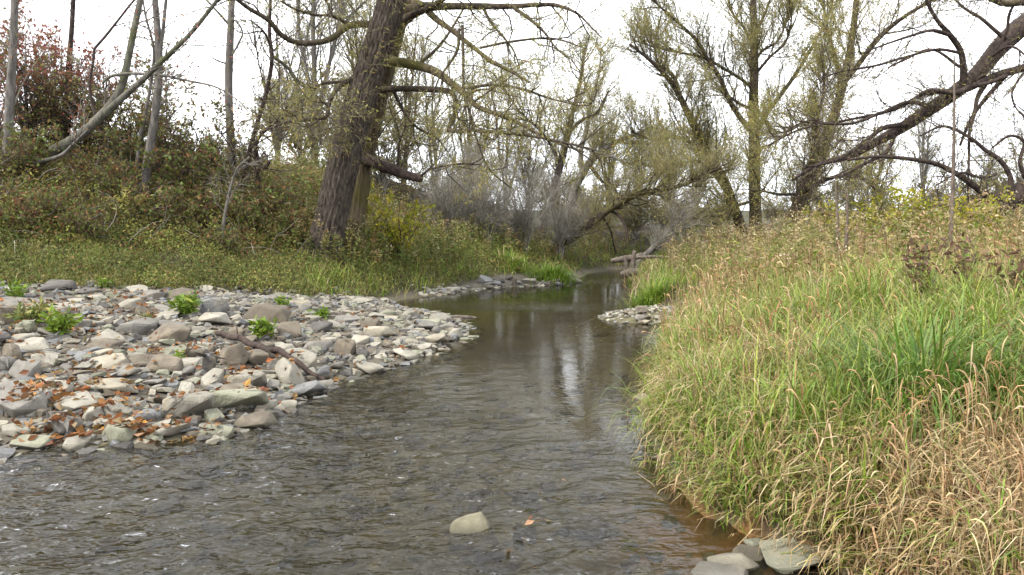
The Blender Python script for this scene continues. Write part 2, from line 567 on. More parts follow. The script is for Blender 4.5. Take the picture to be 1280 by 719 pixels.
def trace(pts, d0, d1=None, n=None, root=False):
    """limb from picture points (x, y, width px) at a depth that runs from d0 to d1"""
    d1 = d0 if d1 is None else d1
    pts = [tuple(p) for p in pts]
    k = len(pts)
    out_ = []
    for i, p in enumerate(pts):
        d = p[3] if len(p) > 3 else d0 + (d1 - d0) * i / max(k - 1, 1)
        q = at(p[0], p[1], d)
        out_.append([*q, p[2] * d / FPX / 2])
    if root:
        x, y, z, r = out_[0]
        g = hz1(x, y)
        if z > g + .25:
            out_.insert(0, [x, y, g, r * 1.12])
        else:
            out_[0][2] = g + .02
        x, y, z, r = out_[0]
        out_.insert(0, [x, y, g - .35, r * 1.3])
    return catmull(out_, n or max(10, 4 * k))


def resamp(PR, n):
    u = np.linspace(0, len(PR) - 1, n)
    return np.stack([np.interp(u, np.arange(len(PR)), PR[:, j]) for j in range(4)], 1)


def grow(par, n, u0, u1, length, ang, up, wander, m, r0, up0=0.0, lenbias=.5, minr=.0015, out_=None):
    """n branches from the stack of parents par (k,p,4); returns (n,m,4)"""
    k, p, _ = par.shape
    ln = np.linalg.norm(np.diff(par[:, :, :3], axis=1), axis=2).sum(1)
    pi = rng.choice(k, n, p=ln / ln.sum())
    u = u0 + (u1 - u0) * rng.rand(n)
    f = u * (p - 1)
    i = np.minimum(f.astype(int), p - 2); t = (f - i)[:, None]
    A = par[pi, i]; B = par[pi, i + 1]
    S = A * (1 - t) + B * t
    T = nrm(B[:, :3] - A[:, :3])
    pr = nrm(np.cross(T, nrm(rng.normal(size=(n, 3)))))
    a = R(1) * (ang[0] + (ang[1] - ang[0]) * rng.rand(n))[:, None]
    d = np.cos(a) * T + np.sin(a) * pr
    d[:, 2] += up0
    if out_ is not None:
        d += np.asarray(out_)
    d = nrm(d)
    Ln = length * (.45 + .75 * rng.rand(n)) * (1 - lenbias * u)
    P = np.zeros((n, m, 4))
    P[:, 0, :3] = S[:, :3]
    st = (Ln / (m - 1))[:, None]
    for j in range(1, m):
        d = nrm(d + np.array([0, 0, up]) + rng.normal(size=(n, 3)) * wander)
        P[:, j, :3] = P[:, j - 1, :3] + d * st
    rb = np.minimum(S[:, 3] * .7, r0 * (.6 + .8 * rng.rand(n)))
    rb = np.maximum(rb, minr)
    P[:, :, 3] = np.maximum(rb[:, None] * np.linspace(1, .3, m), minr * .7)
    return P


def pick(pal, n, jit=.18):
    """n colours from a weighted palette [(weight, rgb)]"""
    wts = np.array([p[0] for p in pal], float); cols = np.array([p[1] for p in pal], float)
    cols = np.clip(cols.mean(1, keepdims=True) + 1.14 * (cols - cols.mean(1, keepdims=True)), .01, 1)
    c = cols[rng.choice(len(pal), n, p=wts / wts.sum())]
    return .74 * c * (1 + jit * rng.normal(size=(n, 1))) * (1 + .06 * rng.normal(size=(n, 3)))


def leaves(mb, P, size, col, aspect=.35, droop=.3, dirs=None):
    """diamond leaves, folded along the midrib, one quad each"""
    n = len(P)
    d = nrm(rng.normal(size=(n, 3))) if dirs is None else nrm(dirs + .7 * rng.normal(size=(n, 3)))
    d[:, 2] -= droop
    d = nrm(d)
    s = nrm(np.cross(d, nrm(rng.normal(size=(n, 3)))))
    nn = np.cross(d, s)
    sz = (size * (.6 + .8 * rng.rand(n)))[:, None]
    w_ = sz * aspect * .5
    V = np.stack([P, P + d * sz * .5 + s * w_ + nn * w_ * .4, P + d * sz, P + d * sz * .5 - s * w_ + nn * w_ * .4], 1)
    mb.add(V.reshape(-1, 3), np.arange(n * 4).reshape(n, 4), None, np.repeat(col, 4, 0))


def on_twigs(tw, n, u0=.15):
    k, m, _ = tw.shape
    i = rng.randint(0, k, n)
    f = (u0 + (1 - u0) * rng.rand(n)) * (m - 1)
    j = np.minimum(f.astype(int), m - 2); t = (f - j)[:, None]
    a = tw[i, j, :3]; b = tw[i, j + 1, :3]
    return a * (1 - t) + b * t, nrm(b - a)


def blades(mb, B, h, wd, az, lean, bend, col, seg=4, tipcol=None):
    """grass blades: B (n,3) bases, arching over towards az"""
    n = len(B)
    P = np.zeros((n, seg + 1, 3)); P[:, 0] = B
    a = lean.copy()
    hd = np.stack([np.cos(az), np.sin(az)], 1)
    for j in range(1, seg + 1):
        st = (h / seg)
        P[:, j, :2] = P[:, j - 1, :2] + hd * (np.sin(a) * st)[:, None]
        P[:, j, 2] = P[:, j - 1, 2] + np.cos(a) * st
        a = a + bend / seg * (1 + j * .5)
    side = np.stack([-np.sin(az), np.cos(az), np.zeros(n)], 1)
    prof_ = np.array([.75, 1, .9, .6, .08])[:seg + 1] if seg == 4 else np.linspace(1, .1, seg + 1)
    W = (wd[:, None] * prof_[None])[..., None] * side[:, None]
    V = np.stack([P - W * .5, P + W * .5], 2)
    idx = np.arange(n * (seg + 1) * 2).reshape(n, seg + 1, 2)
    Q = np.stack([idx[:, :-1, 0], idx[:, :-1, 1], idx[:, 1:, 1], idx[:, 1:, 0]], -1).reshape(-1, 4)
    K = np.repeat(col[:, None], seg + 1, 1)
    if tipcol is not None:
        g = np.linspace(0, 1, seg + 1)[None, :, None] ** 2
        K = K * (1 - g) + tipcol[:, None] * g
    K = np.repeat(K[:, :, None], 2, 2).reshape(-1, 3)
    mb.add(V.reshape(-1, 3), Q, None, K)
    return P


# ================================================================== THE SETTING
def lines(breaks):
    o = [breaks[0][0]]
    for (a, st), (b, _) in zip(breaks[:-1], breaks[1:]):
        k = max(1, int(round((b - a) / st)))
        o += list(a + (b - a) * (np.arange(1, k + 1) / k))
    return np.array(o)


gx = lines([(-900, 150), (-300, 40), (-100, 10), (-40, 2), (-16, .4), (-9, .18), (7, .25), (14, .6), (30, 3), (60, 10), (100, 40), (300, 150), (900, 1)])
gy = lines([(-60, 10), (-10, 1), (2, .18), (20, .25), (34, .6), (44, 2), (100, 10), (200, 40), (600, 100), (1500, 1)])
GX, GY = np.meshgrid(gx, gy)
GZ = hz(GX.ravel(), GY.ravel()).reshape(GX.shape)
t_, s_, q_ = zones(GX.ravel(), GY.ravel())
nse = fbm(GX.ravel() * 1.3, GY.ravel() * 1.3, 21)[:, None]
soil = np.array([.034, .026, .016]) * (1 + .8 * nse)
gravel = np.array([.1, .088, .068]) * (1 + .9 * nse)
bed = np.array([.085, .076, .045]) * (1 + 1.4 * nse)
mud = np.array([.2, .1, .03])
colr = np.where((t_ > 0)[:, None], gravel * (1 - sstep(-.4, .4, q_))[:, None] + soil * sstep(-.4, .4, q_)[:, None], np.where((s_ > 0)[:, None], soil, bed))
mk = np.exp(-((GX.ravel() - 1.15) / .45) ** 2 - ((GY.ravel() - 4.4) / .8) ** 2)[:, None]
colr = np.where((s_ < -.04)[:, None] & (t_ < 0)[:, None], colr * (1 - mk) + mud * mk, colr)
field = np.array([.04, .038, .018])
fz = sstep(50, 90, np.hypot(GX, GY).ravel())[:, None]
colr = colr * (1 - fz) + field * fz
mb = MB()
ny, nx = GX.shape
ii = np.arange(ny * nx).reshape(ny, nx)
mb.add(np.stack([GX, GY, GZ], -1).reshape(-1, 3), np.stack([ii[:-1, :-1], ii[:-1, 1:], ii[1:, 1:], ii[1:, :-1]], -1).reshape(-1, 4), None, colr)
tag(mb.build('ground', M['ground']), 'earth banks, gravel bar and streambed of the valley floor', kind='structure')

# water: a sheet with real wavelets, rough where it runs over the shallow riffle near the camera
wx = lines([(-40, 6), (-10, .5), (-6, .06), (-1.5, .038), (1.4, .08), (6, .5), (14, 4), (60, 20), (120, 1)])
yy = [-30., -10., 0., 2.0]
while yy[-1] < 34:
    yy.append(yy[-1] + max(.028, .0068 * yy[-1]))
wy = np.array(yy + [36, 40, 46, 60])
WX, WY = np.meshgrid(wx, wy)
X, Y = WX.ravel(), WY.ravel()
# riffle strength: left foreground, a tongue along the middle, and the little drop before the far bend
rif = sstep(8.2, 5.6, Y + (X + .2) * .55 + fbm(X * .8, Y * .8, 31) * 2.2)
rif = rif * sstep(1.3, .1, X - .25 * (5 - Y))
rif = np.maximum(rif, .45 * np.exp(-((X + 1.5) / 1.1) ** 2 - ((Y - 8.3) / 1.3) ** 2))
rif = np.maximum(rif, .5 * np.exp(-((X - 2.2) / 2.2) ** 2 - ((Y - 25.2) / .9) ** 2))
rif = np.maximum(rif, .35 * np.exp(-((X - .6) / 1.6) ** 2 - ((Y - 17.2) / .8) ** 2))
rif = np.clip(rif, 0, 1)
ca_, sa_ = math.cos(R(-14)), math.sin(R(-14))
U, V_ = X * ca_ - Y * sa_, X * sa_ + Y * ca_
wv = fbm(U * 2.6, V_ * 4.2, 41, 2) * .05 + fbm(U * 5.2 + 3, V_ * 8.2, 47, 3) * .07
calm = fbm(U * 2.0, V_ * 3.6, 53, 3) * .004
Z = wv * rif + calm
mb = MB()
ny, nx = WX.shape
ii = np.arange(ny * nx).reshape(ny, nx)
mb.add(np.stack([X, Y, Z], -1), np.stack([ii[:-1, :-1], ii[:-1, 1:], ii[1:, 1:], ii[1:, :-1]], -1).reshape(-1, 4))
water = mb.build('water', M['water'])
ra = water.data.attributes.new('riffle', 'FLOAT', 'POINT')
ra.data.foreach_set('value', rif.astype(np.float32))
tag(water, 'shallow clear creek with rippled riffle and darker pool', kind='structure')

# low wooded hills at the end of the valley
mb = MB()
hx = np.linspace(-500, 600, 240); hy = np.linspace(0, 1, 10)
HX, HT = np.meshgrid(hx, hy)
top = 11 + 8 * fbm(HX * .006, HX * 0, 61) + 1.6 * fbm(HX * .09, HT * 3, 62)
HZ = np.sin(HT * math.pi * .5) * (top + 4) - 4 + 1.4 * fbm(HX * .2, HT * 9, 63)
HY = 330 + HT * 90 + 10 * fbm(HX * .01, HT, 64)
ny, nx = HX.shape
ii = np.arange(ny * nx).reshape(ny, nx)
hc = np.array([.06, .052, .048]) * (1 + .9 * fbm(HX.ravel() * .15, HT.ravel() * 8, 65))[:, None]
mb.add(np.stack([HX, HY, HZ], -1).reshape(-1, 3), np.stack([ii[:-1, :-1], ii[:-1, 1:], ii[1:, 1:], ii[1:, :-1]], -1).reshape(-1, 4), None, hc)
tag(mb.build('hills', M['hill']), 'low brownish wooded hill on the horizon', kind='structure')

# ================================================================== TREES
YG = [(5, (.27, .26, .085)), (4, (.34, .31, .11)), (2, (.2, .21, .07)), (1, (.38, .29, .1)), (.6, (.3, .18, .07))]
OLIVE = [(5, (.19, .19, .085)), (3, (.26, .235, .1)), (2, (.14, .15, .06)), (1, (.3, .23, .11))]
RUSSET = [(5, (.34, .14, .11)), (3, (.24, .1, .07)), (2, (.36, .2, .1)), (1, (.18, .17, .07))]


def tree(name, label, limbs, l1=None, l2=None, l3=None, leaf=None, bark='bark_dark', twig='twig_brown', group=None, cat='tree', loc=None, crown_name='crown'):
    """limbs: (part name, PR, sides, ridge, material) traced by hand; l1..l3 grow(...) settings; leaf: (count, size, palette, aspect, droop)"""
    P0 = limbs[0][1][0]
    root = empty(name, (P0[0], P0[1], hz1(P0[0], P0[1])) if loc is None else loc)
    tag(root, label, cat, group)
    for i, lb in enumerate(limbs):
        pn, PR = lb[0], lb[1].copy()
        if pn in ('limb', 'stem') and len(limbs) < 30 and bark != 'twig_grey':
            PR[:, 3] *= .8
        m_ = MB()
        limb_mesh(m_, PR, lb[2] if len(lb) > 2 else 8, lb[3] if len(lb) > 3 else 0, .06, seed=i * 7 + len(name))
        m_.build(pn, M[lb[4] if len(lb) > 4 else bark], root)
    par = np.stack([resamp(lb[1], 24) for lb in limbs if not (len(lb) > 5 and lb[5])])
    lv = []
    mbr = MB()
    cur = par
    for k, g in enumerate((l1, l2, l3)):
        if g is None:
            continue
        g = dict(g)
        sides = g.pop('sides', 3)
        src = cur if not g.pop('from_all', False) else np.concatenate([resamp_all(cur, 24), par])
        b = grow(src, **g)
        lv.append(b)
        cur = b
        tubes(mbr, b[:, :, :3], b[:, :, 3], sides)
    # the first generation is its own part, the finer ones another
    if lv:
        mb1 = MB(); tubes(mb1, lv[0][:, :, :3], lv[0][:, :, 3], 4)
        mb1.build('branch_work', M[bark if bark != 'bark_willow' else 'bark_limb'], root)['kind'] = 'stuff'
    if len(lv) > 1:
        mb2 = MB()
        for b in lv[1:]:
            tubes(mb2, b[:, :, :3], b[:, :, 3], 3)
        mb2.build('twig_work', M[twig], root)['kind'] = 'stuff'
    if leaf and lv:
        n, size, pal, asp, droop = leaf
        p, d = on_twigs(lv[-1], n)
        ml = MB()
        leaves(ml, p, np.full(n, size), pick(pal, n), asp, droop, d)
        ml.build(crown_name, M['leaf'], root, smooth=False)
    return root


def resamp_all(S, n):
    return np.stack([resamp(p, n) for p in S])


# ---- the big leaning willow on the left bank: two trunks and long limbs over the creek
D = 20.0
bw = []
bw.append(('trunk', trace([(404, 322, 56), (408, 300, 44), (415, 268, 39), (425, 222, 37), (441, 160, 36), (459, 100, 35), (476, 45, 34), (490, 0, 32), (503, -60, 28), (508, -140, 26), (500, -240, 16)], D, 19.5, 170, True), 84, .17, 'bark_willow'))
bw.append(('trunk', trace([(434, 306, 46), (442, 270, 31), (446, 240, 29), (453, 200, 27), (467, 140, 26), (482, 80, 25), (497, 20, 25), (510, -40, 22), (535, -130, 22), (560, -230, 12)], 20.9, 21.5, 130, True), 56, .13, 'bark_moss'))


def wl(p, d0, d1, m_='bark_limb', n_='limb', sd_=8):
    bw.append((n_, trace(p, d0, d1), sd_, 0, m_))


wl([(470, 32, 12), (452, 30, 11), (435, 33, 10), (410, 50, 9), (375, 54, 8), (352, 44, 8), (335, 25, 7), (310, 10, 6), (290, -5, 5), (262, -22, 4)], 20, 17.5)
wl([(437, 31, 7), (415, 20, 5), (395, 19, 4), (370, 12, 4), (352, 2, 3)], 19.8, 18.6)
wl([(415, 21, 4), (410, 5, 4), (402, -12, 3), (395, -40, 2)], 19.6, 19)
wl([(443, 98, 10), (430, 104, 8), (418, 116, 7), (411, 130, 6), (408, 146, 6), (385, 149, 5), (355, 154, 4), (325, 166, 3)], 19.8, 18)
wl([(432, 103, 6), (415, 103, 5), (400, 106, 4), (386, 118, 4), (372, 131, 3)], 19.7, 18.8)
wl([(470, 82, 17), (495, 78, 15), (520, 82, 14), (545, 90, 13), (565, 105, 12), (583, 119, 10), (598, 134, 8), (640, 150, 6), (690, 176, 4), (730, 190, 3)], 20.9, 17.5, 'bark_moss')
wl([(462, 113, 10), (500, 111, 9), (540, 112, 9), (566, 117, 8), (568, 145, 8), (561, 163, 7), (590, 163, 6), (650, 168, 5), (700, 177, 4), (745, 188, 3)], 20.9, 17)
wl([(500, 14, 18), (530, 9, 15), (560, 8, 11), (600, 8, 10), (640, 8, 8), (690, 6, 6), (720, 16, 4), (735, 30, 3), (752, 47, 2)], 20.8, 17.5)
wl([(640, 8, 6), (662, 24, 5), (680, 40, 4), (695, 60, 3), (712, 74, 2)], 18.8, 17.8)
wl([(505, 0, 16), (528, 8, 13), (545, 24, 10), (562, 36, 8), (590, 58, 7), (612, 75, 6), (640, 90, 5), (662, 103, 3)], 20.8, 18.2, 'bark_moss')
wl([(578, 32, 5), (579, 70, 5), (580, 110, 4), (588, 145, 4), (598, 180, 3), (612, 212, 3), (640, 236, 2)], 19.2, 18.2)
wl([(574, 36, 5), (572, 62, 5), (560, 82, 4), (548, 100, 3), (540, 125, 3)], 19.4, 19.0)
wl([(585, 110, 5), (620, 106, 4), (655, 112, 4), (690, 124, 3), (735, 132, 2), (746, 112, 2)], 19.3, 17.2)
wl([(505, 25, 18), (518, 18, 12), (540, 8, 9), (570, -12, 7), (610, -40, 5), (660, -70, 3)], 20.8, 18.5)
wl([(520, 83, 6), (545, 62, 5), (562, 40, 4), (580, 10, 3)], 20.4, 21.5)
wl([(492, 114, 6), (505, 140, 5), (522, 160, 4), (545, 172, 3), (560, 190, 2)], 20.8, 21)
wl([(600, 60, 4), (640, 52, 4), (690, 48, 3), (730, 60, 2)], 19.2, 18)
wl([(605, 12, 5), (615, 30, 4), (640, 60, 3), (650, 85, 2)], 19.5, 19)
wl([(455, 198, 17), (472, 206, 15), (490, 212, 14), (505, 218, 12), (527, 224, 9)], 20.9, 20.2, 'bark_dark', 'broken_limb')
wl([(524, 222, 4), (540, 211, 3), (575, 205, 3), (600, 206, 2)], 20.2, 19.6, 'bark_dark')
wl([(497, 213, 4), (499, 180, 3), (507, 155, 2), (500, 120, 2)], 20.6, 20.8, 'bark_dark')
wl([(480, -10, 14), (450, -50, 10), (400, -90, 7), (340, -110, 5)], 19.8, 18)
wl([(505, -90, 14), (560, -140, 10), (640, -160, 7), (700, -150, 4)], 20, 17)
tree('willow_tree', 'massive leaning willow with furrowed bark and mossy second trunk on the left bank', bw,
     dict(n=300, u0=.22, u1=1, length=2.0, ang=(35, 80), up=.05, wander=.22, m=6, r0=.018, up0=-.1),
     dict(n=2000, u0=.15, u1=1, length=.9, ang=(25, 65), up=-.04, wander=.17, m=5, r0=.006, minr=.002),
     dict(n=9000, u0=.1, u1=1, length=.42, ang=(20, 60), up=-.05, wander=.15, m=2, r0=.0026, minr=.0018), (20000, .065, YG, .3, .35), 'bark_willow', 'twig_olive')

# ---- slim pale trees on the brow of the left bank
D = 21.0
g = 'slim trees on the brow of the left bank'
l1 = dict(n=26, u0=.3, u1=1, length=1.4, ang=(30, 65), up=.06, wander=.2, m=6, r0=.014)
l2 = dict(n=240, u0=.2, u1=1, length=.5, ang=(25, 60), up=.04, wander=.18, m=4, r0=.005, minr=.002)
tree('slim_tree', 'pale grey straight slim tree at the far left edge', [('trunk', trace([(8, 205, 12), (11, 150, 11), (14, 100, 10), (17, 40, 9), (19, -20, 8), (21, -120, 6)], 19, None, 40, True), 12)], l1, l2, None, (300, .07, RUSSET, .5, .3), 'bark_grey', 'twig_grey', g)
tree('slim_tree', 'thin dark slim tree rising out of the red leaved shrub', [('trunk', trace([(84, 165, 8), (86, 90, 7), (90, 30, 5.5), (93, -30, 5), (96, -100, 4)], 22, None, 40, True), 10)], l1, l2, None, (260, .07, RUSSET, .5, .3), 'bark_dark', 'twig_brown', g)
lt = [('trunk', trace([(30, 212, 14), (62, 192, 13), (90, 176, 12.5), (113, 158, 12), (138, 132, 10.5), (153, 105, 9), (161, 70, 8), (168, 35, 7.5), (176, -5, 7), (184, -60, 5)], 18.5, 19, 60, True), 14, 0, 'bark_greymoss'),
      ('stem', trace([(98, 172, 14), (125, 148, 13), (150, 125, 10), (178, 100, 8.5), (205, 74, 7.5), (238, 42, 6.5), (268, 5, 5.5), (300, -35, 4)], 18.3, 17.6, 50), 12, 0, 'bark_greymoss'),
      ('limb', trace([(128, 104, 3), (140, 95, 4.5), (165, 92, 4.5), (200, 94, 4), (235, 101, 3.5), (270, 109, 3), (298, 126, 2), (312, 142, 1.5)], 18.8, 17.6, 40), 8, 0, 'bark_grey'),
      ('limb', trace([(117, 62, 4), (132, 45, 4), (148, 25, 3.5), (168, 0, 3), (190, -20, 2)], 19, 19.6, 30), 8, 0, 'bark_dark'),
      ('limb', trace([(120, 150, 5), (112, 110, 4), (116, 80, 4), (118, 60, 4)], 18.8, 19, 30), 8, 0, 'bark_dark'),
      ('limb', trace([(45, 203, 6), (75, 195, 6), (92, 180, 5), (110, 162, 3)], 18.2, 18, 24), 8, 0, 'bark_grey')]
tree('leaning_tree', 'grey mossy tree leaning right, forked low above the left bank', lt, dict(l1, n=46), dict(l2, n=420), None, (420, .07, RUSSET, .5, .3), 'bark_grey', 'twig_grey')
ct = [('trunk', trace([(183, 215, 11), (189, 175, 10), (196, 130, 9), (199, 85, 9), (197, 40, 8), (194, 0, 7), (190, -60, 5)], 19.5, None, 40, True), 10),
      ('stem', trace([(198, 80, 6), (203, 45, 5.5), (207, 5, 5), (212, -40, 4)], 19.5, 19.3, 24), 8),
      ('stem', trace([(170, 212, 8), (176, 170, 6.5), (184, 130, 5), (190, 95, 4.5), (192, 60, 4), (182, 20, 3), (176, -20, 2.5)], 20, 20, 40, True), 8)]
tree('slim_tree', 'cluster of slim grey stems crossed by the leaning tree', ct, dict(l1, n=40), dict(l2, n=320), None, (300, .07, OLIVE, .5, .3), 'bark_grey', 'twig_grey', g)
tree('slim_tree', 'straight pale trunked slim tree standing alone against the sky', [('trunk', trace([(289, 245, 11), (290, 200, 10), (287, 150, 9.5), (286, 95, 9.5), (288, 45, 8.5), (290, -5, 7.5), (292, -90, 6)], 22, None, 46, True), 12),
     ('limb', trace([(287, 32, 4), (272, 15, 3.5), (258, 0, 3), (240, -20, 2)], 22, 21.5, 20), 7), ('limb', trace([(286, 75, 3), (298, 55, 3), (303, 38, 2), (290, 22, 1.5)], 22, 21.6, 20), 7), ('limb', trace([(284, 80, 3), (272, 76, 2.5), (262, 70, 1.5)], 22, 21.6, 12), 7)],
     dict(l1, n=18), l2, None, (120, .06, OLIVE, .5, .3), 'bark_grey', 'twig_grey', g)
tree('slim_tree', 'thin crooked dark slim tree between pale trunk and big willow', [('trunk', trace([(298, 262, 8), (308, 205, 6), (320, 160, 5.5), (333, 115, 5), (340, 75, 5), (337, 45, 4.5), (338, 5, 4), (340, -50, 3)], 21, None, 46, True), 9),
     ('limb', trace([(338, 68, 5), (360, 85, 5), (375, 105, 4.5), (395, 114, 3)], 21, 22, 20), 7, 0, 'bark_greymoss'), ('limb', trace([(339, 62, 4), (330, 40, 3), (312, 25, 2)], 21, 20.5, 16), 7)],
     l1, l2, None, (200, .06, OLIVE, .5, .3), 'bark_dark', 'twig_brown', g)
tree('slim_tree', 'short dark slim tree with broken stub left of big willow', [('trunk', trace([(321, 246, 8), (322, 210, 7), (320, 180, 5), (330, 165, 4), (352, 148, 3), (378, 136, 2)], 20.6, None, 36, True), 9), ('limb', trace([(322, 212, 7), (332, 208, 6), (337, 202, 5)], 20.6, 20.4, 12), 7)],
     l1, dict(l2, n=380), None, (300, .06, OLIVE, .5, .3), 'bark_dark', 'twig_brown', g)
tree('sapling', 'pale bent sapling in front of the dark brush', [('trunk', trace([(279, 286, 4), (283, 258, 3.5), (288, 236, 3), (296, 212, 2.5), (312, 196, 2)], 18.2, None, 24, True), 7)],
     dict(n=16, u0=.4, u1=1, length=1.3, ang=(30, 75), up=.02, wander=.2, m=6, r0=.008), dict(l2, n=120), None, None, 'bark_grey', 'twig_grey')

# ---- the pair of tall willows on the right bank
upt1 = dict(n=150, u0=.12, u1=1, length=3.0, ang=(22, 62), up=.10, wander=.14, m=7, r0=.03, up0=.2)
upt2 = dict(n=1100, u0=.12, u1=1, length=1.5, ang=(18, 50), up=.09, wander=.13, m=5, r0=.010, minr=.004, up0=.15)
upt3 = dict(n=6500, u0=.1, u1=1, length=.85, ang=(15, 48), up=.10, wander=.12, m=2, r0=.0048, minr=.0036, up0=.12)
D = 38.0
r1 = [('trunk', trace([(928, 296, 15), (923, 275, 13), (914, 250, 12), (903, 222, 11), (884, 188, 9.5), (865, 152, 8.5), (845, 112, 7), (826, 88, 5.5), (806, 70, 4), (787, 55, 3)], D, 35, 60, True), 10),
      ('limb', trace([(905, 228, 7), (888, 200, 6), (862, 178, 6), (842, 172, 5), (815, 174, 4), (790, 165, 3)], D, 35, 30), 7),
      ('limb', trace([(852, 125, 6), (842, 95, 5), (822, 78, 4), (820, 50, 3), (826, 20, 2.5)], 36.5, 37, 30), 7),
      ('limb', trace([(906, 236, 6), (880, 205, 5), (850, 205, 4), (820, 222, 3), (795, 230, 2.5)], D, 34, 30), 7),
      ('limb', trace([(918, 262, 6), (905, 274, 5), (893, 285, 3)], D, 36.5, 14), 7)]
tree('willow_tree', 'willow leaning left, smaller trunk of the pair on right bank', r1, dict(upt1, n=150), dict(upt2, n=1200), dict(upt3, n=8000), (25000, .095, YG, .3, .1), 'bark_limb', 'twig_olive', 'pair of willows on the right bank')
r2 = [('trunk', trace([(945, 294, 17), (944, 262, 15), (943, 220, 14), (943, 180, 13.5), (942, 130, 12), (943, 75, 10), (942, 25, 8), (940, -30, 6), (936, -110, 4)], D + 1, None, 70, True), 12),
      ('limb', trace([(941, 166, 9), (924, 146, 8), (910, 122, 8), (900, 98, 7), (886, 76, 6), (870, 50, 5), (845, 26, 4), (818, 2, 3), (800, -20, 2)], D + 1, 36, 40), 8),
      ('limb', trace([(945, 166, 8), (960, 140, 7), (984, 108, 6), (1004, 78, 5), (1022, 46, 4), (1034, 26, 3), (1040, 0, 2)], D + 1, 40, 36), 8),
      ('limb', trace([(942, 112, 5), (925, 98, 5), (905, 86, 4.5), (880, 72, 4), (850, 66, 3.5), (822, 60, 3), (790, 50, 2)], D + 1, 37, 36), 7),
      ('limb', trace([(945, 92, 5), (962, 72, 4.5), (980, 55, 4), (988, 35, 3), (990, 5, 2)], D + 1, 38, 24), 7),
      ('limb', trace([(944, 75, 5), (955, 62, 4), (975, 48, 3), (986, 10, 2.5)], D + 1, 41, 24), 7),
      ('limb', trace([(939, 136, 5), (925, 130, 5), (908, 118, 3), (890, 108, 2)], D + 1, 40.5, 20), 7),
      ('limb', trace([(941, 60, 5), (930, 35, 4), (915, 15, 3), (905, -20, 2)], D + 1, 40, 24), 7),
      ('limb', trace([(943, 40, 5), (955, 20, 4), (968, -15, 3)], D + 1, 40, 20), 7),
      ('limb', trace([(938, 252, 5), (922, 258, 4), (908, 272, 3), (890, 290, 2)], D + 1, 36, 20), 7)]
tree('willow_tree', 'tall upright willow of the pair on the right bank, straight trunk', r2, dict(upt1, n=230), dict(upt2, n=1900), dict(upt3, n=12000), (37000, .095, YG, .3, .1), 'bark_limb', 'twig_olive', 'pair of willows on the right bank')

# ---- forked willow further right, crown olive yellow
D = 34.0
r3 = [('trunk', trace([(991, 284, 27), (998, 262, 20), (1007, 240, 15), (1020, 208, 14), (1034, 172, 12), (1045, 138, 11), (1055, 98, 10), (1064, 55, 8), (1070, 5, 7), (1074, -60, 5)], D, 35, 60, True), 12),
      ('stem', trace([(992, 272, 16), (997, 248, 12), (1003, 226, 10), (1013, 202, 8), (1020, 180, 6), (1022, 150, 5), (1030, 110, 4), (1028, 60, 3)], D - .3, 33, 40), 9),
      ('limb', trace([(1050, 110, 8), (1072, 82, 8), (1096, 50, 8), (1126, 24, 6), (1165, 0, 5), (1200, -20, 3)], 34.5, 31, 36), 8),
      ('limb', trace([(1052, 110, 6), (1046, 78, 6), (1036, 45, 5), (1030, 10, 4), (1030, -40, 3)], 34.5, 36, 30), 7),
      ('limb', trace([(1036, 168, 5), (1020, 150, 4), (990, 160, 3), (970, 178, 2)], 34, 31, 24), 7),
      ('limb', trace([(998, 243, 5), (975, 243, 4), (958, 240, 3), (940, 238, 2)], 34, 32, 20), 7),
      ('limb', trace([(1005, 240, 7), (1040, 222, 6), (1075, 222, 6), (1100, 240, 5)], 34, 30, 24), 7, 0, 'bark_dark')]
tree('willow_tree', 'forked willow with olive yellow crown behind the tall grass', r3, dict(upt1, n=180, length=2.8), dict(upt2, n=1700), dict(upt3, n=10000), (40000, .095, YG, .3, .2), 'bark_limb', 'twig_olive')

